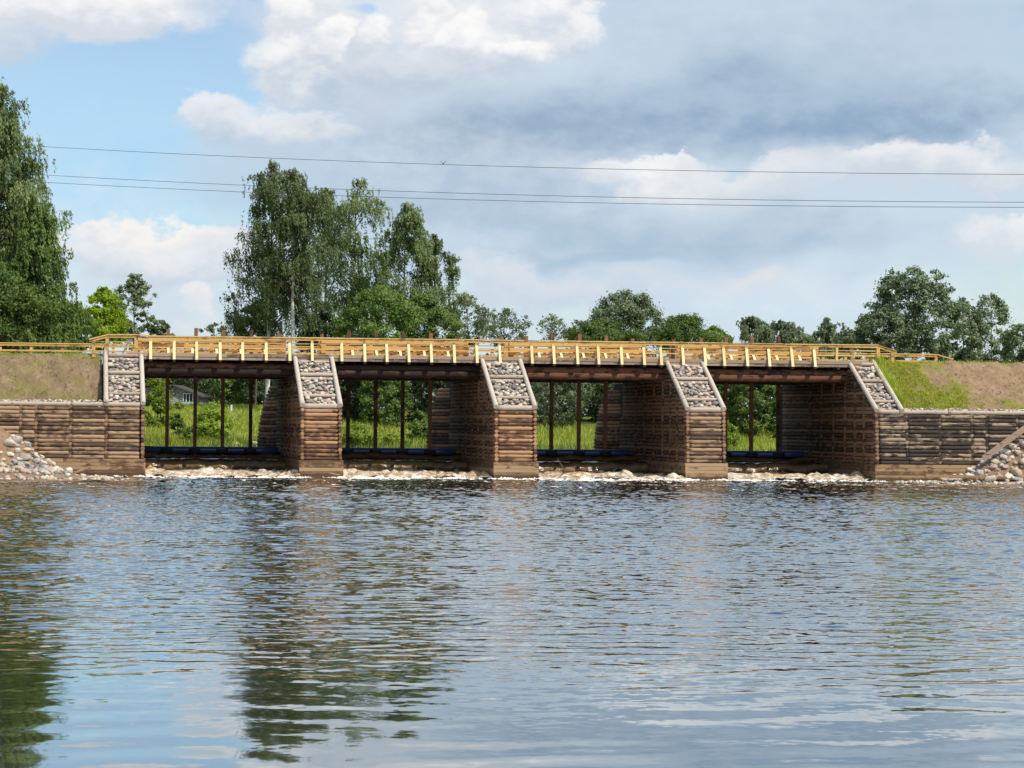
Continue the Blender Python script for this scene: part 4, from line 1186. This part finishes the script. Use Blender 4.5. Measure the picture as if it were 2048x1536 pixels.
# towards the grassy bank
G = 'scattered trees along the far bank'
tree('alder_tree', 'sparse grey green tree beside the shortest birch', 935, 590, 190, 48, 'round', 'grey', 3000, .20, 700, group=G, clumps=52, csize=.24, limbs=.9)
tree('alder_tree', 'sparse round-topped tree with sky showing through its crown', 1010, 616, 195, 46, 'round', 'grey', 2300, .19, 690, group=G, clumps=52, csize=.22, limbs=1.0)
tree('ash_tree', 'thinnest tree of the row, a fan of bare twigs', 1103, 626, 200, 34, 'round', 'grey', 900, .17, 680, group=G, clumps=46, csize=.2, limbs=1.0)
tree('alder_tree', 'small sparse tree between the fan of twigs and the big green crown', 1155, 640, 200, 32, 'round', 'grey', 1500, .20, 690, group=G, clumps=32, csize=.28, limbs=.9)
tree('willow_tree', 'broad dark green tree with the highest crown of the far row', 1250, 580, 205, 70, 'tall', 'poplar', 10500, .24, 680, group=G, clumps=70, csize=.24, limbs=.8)
tree('broadleaf_tree', 'low bushy green tree in front of the highest crown of the far row', 1212, 640, 190, 62, 'round', 'mid', 9000, .22, 700, group=G, clumps=50, csize=.28)
tree('maple_tree', 'rounded tree with a bright yellow green top', 1365, 630, 195, 66, 'dome', 'mid', 10500, .22, 700, group=G, clumps=54, csize=.28)
tree('broadleaf_tree', 'small grey tree squeezed between the high dark crown and the bright one', 1310, 655, 200, 32, 'round', 'grey', 3500, .22, 700, group=G, clumps=30, csize=.3)
tree('broadleaf_tree', 'low tree at the edge of the gap of open sky', 1423, 652, 200, 32, 'round', 'mid', 3800, .22, 700, group=G, clumps=30, csize=.3)
tree('willow_tree', 'greyish weeping crown after the gap of open sky', 1505, 630, 215, 42, 'round', 'grey', 6000, .22, 700, group=G, birch=True, clumps=36, csize=.32, drop=1.5)
tree('willow_tree', 'second greyish weeping crown touching the one by the sky gap', 1562, 638, 217, 50, 'round', 'grey', 6500, .22, 700, group=G, birch=True, clumps=40, csize=.32, drop=1.5)
tree('birch_tree', 'small conical tree standing alone before the big dark poplar', 1655, 634, 210, 34, 'cone', 'grey', 5200, .22, 700, group=G, birch=True, clumps=36, csize=.34, drop=1.2)
tree('broadleaf_tree', 'low grey shrubby tree at the foot of the small conical one', 1612, 668, 215, 30, 'round', 'grey', 2600, .22, 700, group=G, clumps=24, csize=.34)
tree('broadleaf_tree', 'low tree half hidden by the big dark poplar', 1700, 660, 205, 34, 'round', 'grey', 3800, .22, 705, group=G, clumps=26, csize=.34)
G = 'dark trees beyond the grassy bank'
tree('poplar_tree', 'big dark poplar with a square top beyond the end of the handrail', 1828, 534, 188, 78, 'poplar', 'poplar', 15000, .25, 720, group=G, clumps=120, csize=.22, limbs=.8)
tree('poplar_tree', 'dark lower side crown leaning out from the big poplar', 1765, 618, 186, 50, 'round', 'poplar', 6000, .25, 720, group=G, clumps=60, csize=.26, limbs=.8)
tree('poplar_tree', 'slimmer poplar with open twiggy crown next to the big one', 1925, 594, 190, 48, 'tall', 'poplar', 4300, .24, 735, group=G, clumps=64, csize=.24, limbs=1.0)
tree('poplar_tree', 'leaning poplar with ragged crown and pale stem', 1985, 588, 192, 54, 'round', 'poplar', 4600, .24, 740, group=G, clumps=62, csize=.24, limbs=1.0)
tree('poplar_tree', 'outermost poplar, cut by the edge of the picture', 2040, 648, 190, 44, 'round', 'poplar', 3300, .24, 740, group=G, clumps=46, csize=.26, limbs=1.0)
for i, (px, w) in enumerate(((1740, 34), (1800, 40), (1866, 38), (1930, 36), (1992, 40), (2050, 40))):
    L = ['under the side crown of the big poplar', 'under the trunk of the big poplar', 'under the far edge of the big poplar', 'under the slimmer poplar', 'under the leaning poplar', 'under the outermost poplar'][i]
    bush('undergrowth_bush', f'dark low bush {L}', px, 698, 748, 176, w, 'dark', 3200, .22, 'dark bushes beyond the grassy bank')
# seen through the openings
G = 'trees seen through the sluice openings'
def low(label, px, top, bottom, z, half, leaf, n, s=.19, name='broadleaf_tree', **kw):
    base = AT(px, bottom, z)[2]
    tree(name, label, px, top, z, half, 'round', leaf, n, s, bottom - (bottom - top) * .10, base, G, clumps=70, csize=.25, **kw)
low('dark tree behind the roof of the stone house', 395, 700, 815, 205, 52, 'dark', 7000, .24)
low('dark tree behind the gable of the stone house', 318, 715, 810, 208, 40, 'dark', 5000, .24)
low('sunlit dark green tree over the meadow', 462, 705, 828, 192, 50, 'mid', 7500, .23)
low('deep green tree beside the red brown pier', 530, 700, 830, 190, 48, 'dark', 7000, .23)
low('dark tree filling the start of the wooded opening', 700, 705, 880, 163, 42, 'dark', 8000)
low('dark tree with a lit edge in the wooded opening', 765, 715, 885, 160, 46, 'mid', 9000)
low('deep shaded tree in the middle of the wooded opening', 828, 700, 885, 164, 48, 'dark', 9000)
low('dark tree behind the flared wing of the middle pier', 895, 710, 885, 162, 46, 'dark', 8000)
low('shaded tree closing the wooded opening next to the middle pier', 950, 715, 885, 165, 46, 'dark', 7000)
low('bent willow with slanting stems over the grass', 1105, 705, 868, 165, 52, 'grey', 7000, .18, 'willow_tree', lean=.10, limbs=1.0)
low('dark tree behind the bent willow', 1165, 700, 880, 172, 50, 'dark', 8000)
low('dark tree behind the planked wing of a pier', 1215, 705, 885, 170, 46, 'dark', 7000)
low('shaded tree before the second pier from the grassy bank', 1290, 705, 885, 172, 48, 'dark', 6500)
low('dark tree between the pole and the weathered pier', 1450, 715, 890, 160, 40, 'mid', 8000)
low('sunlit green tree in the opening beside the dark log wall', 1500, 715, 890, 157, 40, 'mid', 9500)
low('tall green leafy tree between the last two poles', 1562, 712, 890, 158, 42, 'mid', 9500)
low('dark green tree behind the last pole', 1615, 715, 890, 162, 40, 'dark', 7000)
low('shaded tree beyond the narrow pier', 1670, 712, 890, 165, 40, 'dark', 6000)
bush('elder_bush', 'tall light green bush in front of the stone house', 322, 750, 842, 152, 33, 'bright', 7000, .17)
bush('elder_bush', 'rounded light green bush between two poles over the meadow', 425, 806, 898, 142, 38, 'bright', 7500, .15)
bush('meadow_bush', 'small dark bush in the meadow below the green porch roof', 356, 828, 866, 145, 14, 'mid', 1500, .15)
bush('meadow_bush', 'small bush at the edge of the pond by the second pole', 382, 852, 888, 140, 12, 'mid', 1200, .14)
bush('hazel_bush', 'bright green bush at the foot of the wooded opening', 716, 848, 894, 140, 36, 'bright', 5000, .16)
bush('hazel_bush', 'light green bush beside the flared wing of the middle pier', 838, 822, 894, 145, 26, 'mid', 4500, .16)
bush('hazel_bush', 'low bright bush by the third pole of the wooded opening', 790, 868, 895, 141, 24, 'bright', 2500, .15)
bush('hazel_bush', 'low light bush at the foot of the opening beside the weathered pier', 1462, 850, 898, 143, 20, 'bright', 2600, .15)

# the far wood closing the view under the bridge
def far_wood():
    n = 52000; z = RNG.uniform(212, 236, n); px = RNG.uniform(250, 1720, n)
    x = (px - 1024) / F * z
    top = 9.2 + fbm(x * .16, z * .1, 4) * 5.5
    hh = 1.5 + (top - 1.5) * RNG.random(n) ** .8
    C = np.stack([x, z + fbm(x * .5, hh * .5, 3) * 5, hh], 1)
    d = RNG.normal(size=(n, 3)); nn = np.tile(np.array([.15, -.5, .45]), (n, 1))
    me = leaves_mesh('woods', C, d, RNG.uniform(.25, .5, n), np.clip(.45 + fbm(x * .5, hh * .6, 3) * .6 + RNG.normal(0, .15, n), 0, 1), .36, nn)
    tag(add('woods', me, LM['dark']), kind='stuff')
far_wood()
# grass
def grass(name, pts, hgt, wid, leaf, lean=.35):
    P = np.array(pts); n = len(P)
    hh = hgt * (.5 + .9 * RNG.random(n)); a = RNG.random(n) * 6.283
    w = np.stack([np.cos(a), np.sin(a), 0 * a], 1) * wid
    d = np.stack([RNG.normal(0, lean, n), RNG.normal(0, lean, n), np.ones(n)], 1) * hh[:, None]
    V = np.stack([P - w, P + w, P + d * .6 + w * .7, P + d], 1).reshape(-1, 3)
    me = mesh_np(name, V, np.arange(4 * n).reshape(n, 4), np.repeat(RNG.random(n), 4), False)
    return tag(add(name, me, LM[leaf]), kind='stuff')
def scatter_ground(pxr, zr, n):
    z = RNG.uniform(*zr, n); px = RNG.uniform(*pxr, n)
    x = (px - 1024) / F * z; h = ground_h(x, z)
    return np.stack([x, z, h], 1)
grass('grass', scatter_ground((270, 570), (138, 178), 26000), .45, .035, 'grass')
grass('grass', scatter_ground((680, 1640), (138, 165), 26000), .45, .035, 'grass')
grass('grass', scatter_ground((280, 420), (137, 146), 5000), .35, .03, 'grass_lime')
grass('grass', scatter_ground((270, 1640), (137, 141), 5000), .6, .03, 'mid', .2)
f = scatter_ground((440, 560), (140, 172), 120); f[:, 2] += .45
grass('meadow_flowers', f, .06, .035, 'flower')
def on_bank(o, n, test):
    me = o.data; V = np.zeros(len(me.vertices) * 3, np.float32); me.vertices.foreach_get('co', V); V = V.reshape(-1, 3)
    T = np.zeros(len(V), np.float32); me.attributes['tone'].data.foreach_get('value', T)
    u, v = UV(V[:, 0], V[:, 1]); ok = np.where(test(u, v, T))[0]
    i = RNG.choice(ok, n); return V[i] + RNG.uniform(-.08, .08, (n, 3)) * (1, 1, .3)
eb = [o for o in bpy.data.objects if o.name.startswith('embankment')]
eb.sort(key=lambda o: o.data.vertices[0].co.x)
grass('grass', on_bank(eb[1], 10000, lambda u, v, T: (T + fbm(u * 2.2, v * 2.2, 3) * .6 > .30) & (v < 5.5) & (u < UP5R + 12)), .14, .016, 'grass_lime', .45)
grass('grass', on_bank(eb[1], 1500, lambda u, v, T: (u < UP5R + .55) & (v > 1.2) & (v < 4.9)), .42, .022, 'grass', .35)
grass('grass', on_bank(eb[0], 2600, lambda u, v, T: (T + fbm(u * .8, v * .8, 3) * .5 > .24) & (v < 6) & (u > UP1L - 12)), .10, .014, 'grass', .5)
grass('grass', on_bank(eb[1], 3500, lambda u, v, T: (v > 4.4) & (v < 6) & (u < UP5R + 12)), .13, .016, 'grass_lime', .5)

# ------------------------------------------------------------------ houses
z = 182
h = empty('stone_house', (AT(340, 812, z)[0], z, AT(340, 822, z)[2]), 'low rubble stone house with a white window behind the light green bush', 'house')
def wpt(px, py, dz=0): p = AT(px, py, z); return (p[0], p[1] + dz, p[2])
mb = MB()
c0 = [wpt(262, 826), wpt(398, 826), wpt(398, 793), wpt(350, 774), wpt(262, 774)]
c1 = [(x, y + 6, zz) for x, y, zz in c0]
mb.poly(c0 + c1, [(0, 1, 2, 3, 4), (9, 8, 7, 6, 5)] + [(i, i + 5, (i + 1) % 5 + 5, (i + 1) % 5) for i in range(5)], .5)
mb.build('wall', M['masonry'], h)
mb = MB(); a, b = np.array(wpt(346, 772, 0)), np.array(wpt(404, 795, 0))
for p, q in ((a, b), (np.array(wpt(256, 772, 0)), a)): mb.hexa([p + (0, -.4, 0), q + (0, -.4, 0), q + (0, 6.4, 0), p + (0, 6.4, 0), p + (0, -.4, .12), q + (0, -.4, .12), q + (0, 6.4, .12), p + (0, 6.4, .12)])
mb.build('roof', M['roof_slate'], h)
def quad(px0, py0, px1, py1, y0, y1):
    A = wpt(px0, py1, y0); B = wpt(px1, py0, y1)
    return MB().hexa([(A[0], A[1], A[2]), (B[0], A[1], A[2]), (B[0], B[1], A[2]), (A[0], B[1], A[2]), (A[0], A[1], B[2]), (B[0], A[1], B[2]), (B[0], B[1], B[2]), (A[0], B[1], B[2])])
w = quad(366, 788, 386, 806, -.04, .1).build('window', M['glass'], h)
mb = MB()
for x in (366, 372, 378.5, 385): mb.v += (q := quad(x, 787, x + 1.6, 807, -.10, .05)).v; k = len(mb.v) - 8; mb.f += [tuple(i + k for i in f) for f in q.f]; mb.t += q.t; mb.s += q.s
for y in (786.5, 806): q = quad(366, y, 386.6, y + 1.5, -.09, .04); k = len(mb.v); mb.v += q.v; mb.f += [tuple(i + k for i in f) for f in q.f]; mb.t += q.t; mb.s += q.s
mb.build('frame', M['white_paint'], w)
mb = MB(); A, B = np.array(wpt(350, 813, -2.6)), np.array(wpt(392, 813, -2.6)); C_, D_ = np.array(wpt(392, 806, 0)), np.array(wpt(350, 806, 0))
mb.hexa([A, B, C_, D_, A + (0, 0, .1), B + (0, 0, .1), C_ + (0, 0, .1), D_ + (0, 0, .1)]); mb.build('porch_roof', M['roof_green'], h)
for x in (367, 391):
    mb = MB(); A = np.array(wpt(x, 830, -2.4)); mb.bar(A, A + (0, 0, .72), .09, .09, .5, up=(0, 1, 0)); mb.build('porch_post', M['grey_metal'], h)
z = 250
h2 = empty('long_building', (AT(340, 690, z)[0], z, 3), 'long low building whose pale pink roof edge shows just above the rails', 'building')
mb = MB(); x0, x1 = AT(282, 690, z)[0], AT(412, 690, z)[0]; tz = AT(340, 681, z)[2]
mb.hexa([(x0, z, 2.5), (x1, z, 2.5), (x1, z + 8, 2.5), (x0, z + 8, 2.5), (x0, z, tz), (x1, z, tz), (x1, z + 8, tz), (x0, z + 8, tz)]); mb.build('wall', M['white_paint'], h2)
tz2 = AT(340, 669, z)[2]; mb = MB()
mb.poly([(x0 - .4, z - .5, tz), (x1 + .4, z - .5, tz), (x1 + .4, z + 4, tz2), (x0 - .4, z + 4, tz2), (x1 + .4, z + 8.5, tz), (x0 - .4, z + 8.5, tz)], [(0, 1, 2, 3), (3, 2, 4, 5), (0, 3, 5), (1, 4, 2), (0, 5, 4, 1)], .5)
mb.build('roof', M['roof_pink'], h2)
mb = MB(); A = np.array(AT(463, 822, 165)); mb.bar(A + (0, 0, -.6), A + (0, 0, .45), .12, .12, .5, up=(0, 1, 0))
single(mb, 'marker_post', M['white_paint'], tuple(A), 'short white marker post at the top of the meadow', 'post')
# boulders by the pond
for i, (px, py, r) in enumerate(((527, 884, .33), (517, 890, .28), (472, 889, .26), (508, 886, .2), (535, 890, .25), (462, 892, .2))):
    p = AT(px, py, 139); stone(p, r, 'pale', ['boulder leaning on the wing of the red brown pier', 'boulder beside the last pole over the pond', 'boulder under the rounded bush by the pond', 'small boulder at the back of the pond boulders', 'boulder tucked under the red brown wing', 'low boulder next to the one under the rounded bush'][i], 'boulders at the pond edge')

# ------------------------------------------------------------------ power lines
for i, (ya, yb, lab) in enumerate(((283, 348, 'highest of the three power lines crossing the sky'), (340, 404, 'middle power line, upper of the close pair'), (355, 414, 'lowest power line, under the middle one'))):
    P0 = np.array(AT(-60, ya, 168)); P1 = np.array(AT(2110, yb, 128))
    k = np.linspace(-.5, 1.3, 46)
    pts = P0 + (P1 - P0) * k[:, None]
    mid = [(0.0, 0), (1.0, 0)]
    pts[:, 2] += -0.55 * 4 * k * (1 - k)
    mb = MB(); mb.tube(None, None, 0, path=pts, radii=np.full(len(k), .016), sides=6, tone=.5)
    single(mb, 'power_line', M['wire'], tuple(P0), lab, 'power line', 'power lines')

# ------------------------------------------------------------------ birds
def gull(loc, s, flying, label, heading=0.0, wing=.35, mats=('feather', 'feather_grey')):
    root = empty('gull', loc, label, 'bird')
    c, sn = math.cos(heading), math.sin(heading)
    def T(p): p = np.array(p) * s; return (loc[0] + p[0] * c - p[1] * sn, loc[1] + p[0] * sn + p[1] * c, loc[2] + p[2])
    zb = .0 if flying else .17
    mb = MB(); mb.tube(None, None, 0, path=[T((-.24, 0, zb + .02)), T((-.12, 0, zb)), T((0, 0, zb)), T((.11, 0, zb + .03)), T((.16, 0, zb + .09)), T((.22, 0, zb + .10))], radii=[.012 * s, .05 * s, .068 * s, .055 * s, .042 * s, .015 * s], sides=10)
    mb.build('body', M[mats[0]], root)
    for d in (-1, 1):
        mb = MB()
        if flying: q = [(.09, d * .04, zb + .03), (.12, d * .32, zb + .03 + wing * .45), (.02, d * .68, zb + wing * .3), (-.06, d * .32, zb + .02 + wing * .45), (-.10, d * .04, zb + .02)]
        else: q = [(.10, d * .055, zb + .05), (.02, d * .075, zb + .05), (-.30, d * .03, zb + .02), (-.2, d * .05, zb - .02), (.04, d * .075, zb - .02)]
        top = [T((a, b, e + .008)) for a, b, e in q]; bot = [T((a, b, e - .008)) for a, b, e in q]
        mb.poly(top + bot, [(0, 1, 2, 3, 4), (9, 8, 7, 6, 5)] + [(i, i + 5, (i + 1) % 5 + 5, (i + 1) % 5) for i in range(5)])
        mb.build('wing', M[mats[1]] if not flying else M[mats[0]], root)
        if not flying:
            mb = MB(); mb.tube(T((0, d * .025, 0)), T((0, d * .025, zb)), .008 * s, None, 5); mb.build('leg', M['beak'], root)
    mb = MB(); mb.tube(T((.215, 0, zb + .10)), T((.27, 0, zb + .09)), .012 * s, .003 * s, 6); mb.build('beak', M['beak'], root)
gull(AT(1786, 587, 150), .6, True, 'white gull flying in front of the big dark poplar', 2.4, .9)
gull(PT(2032, 965, -3.0), 1.15, False, 'white and grey gull standing at the water edge near the squared timber', 3.0)
gull(AT(886, 327, 170), .55, True, 'tiny dark bird high in the sky under the top power line', 1.2, .7, ('collar', 'collar'))
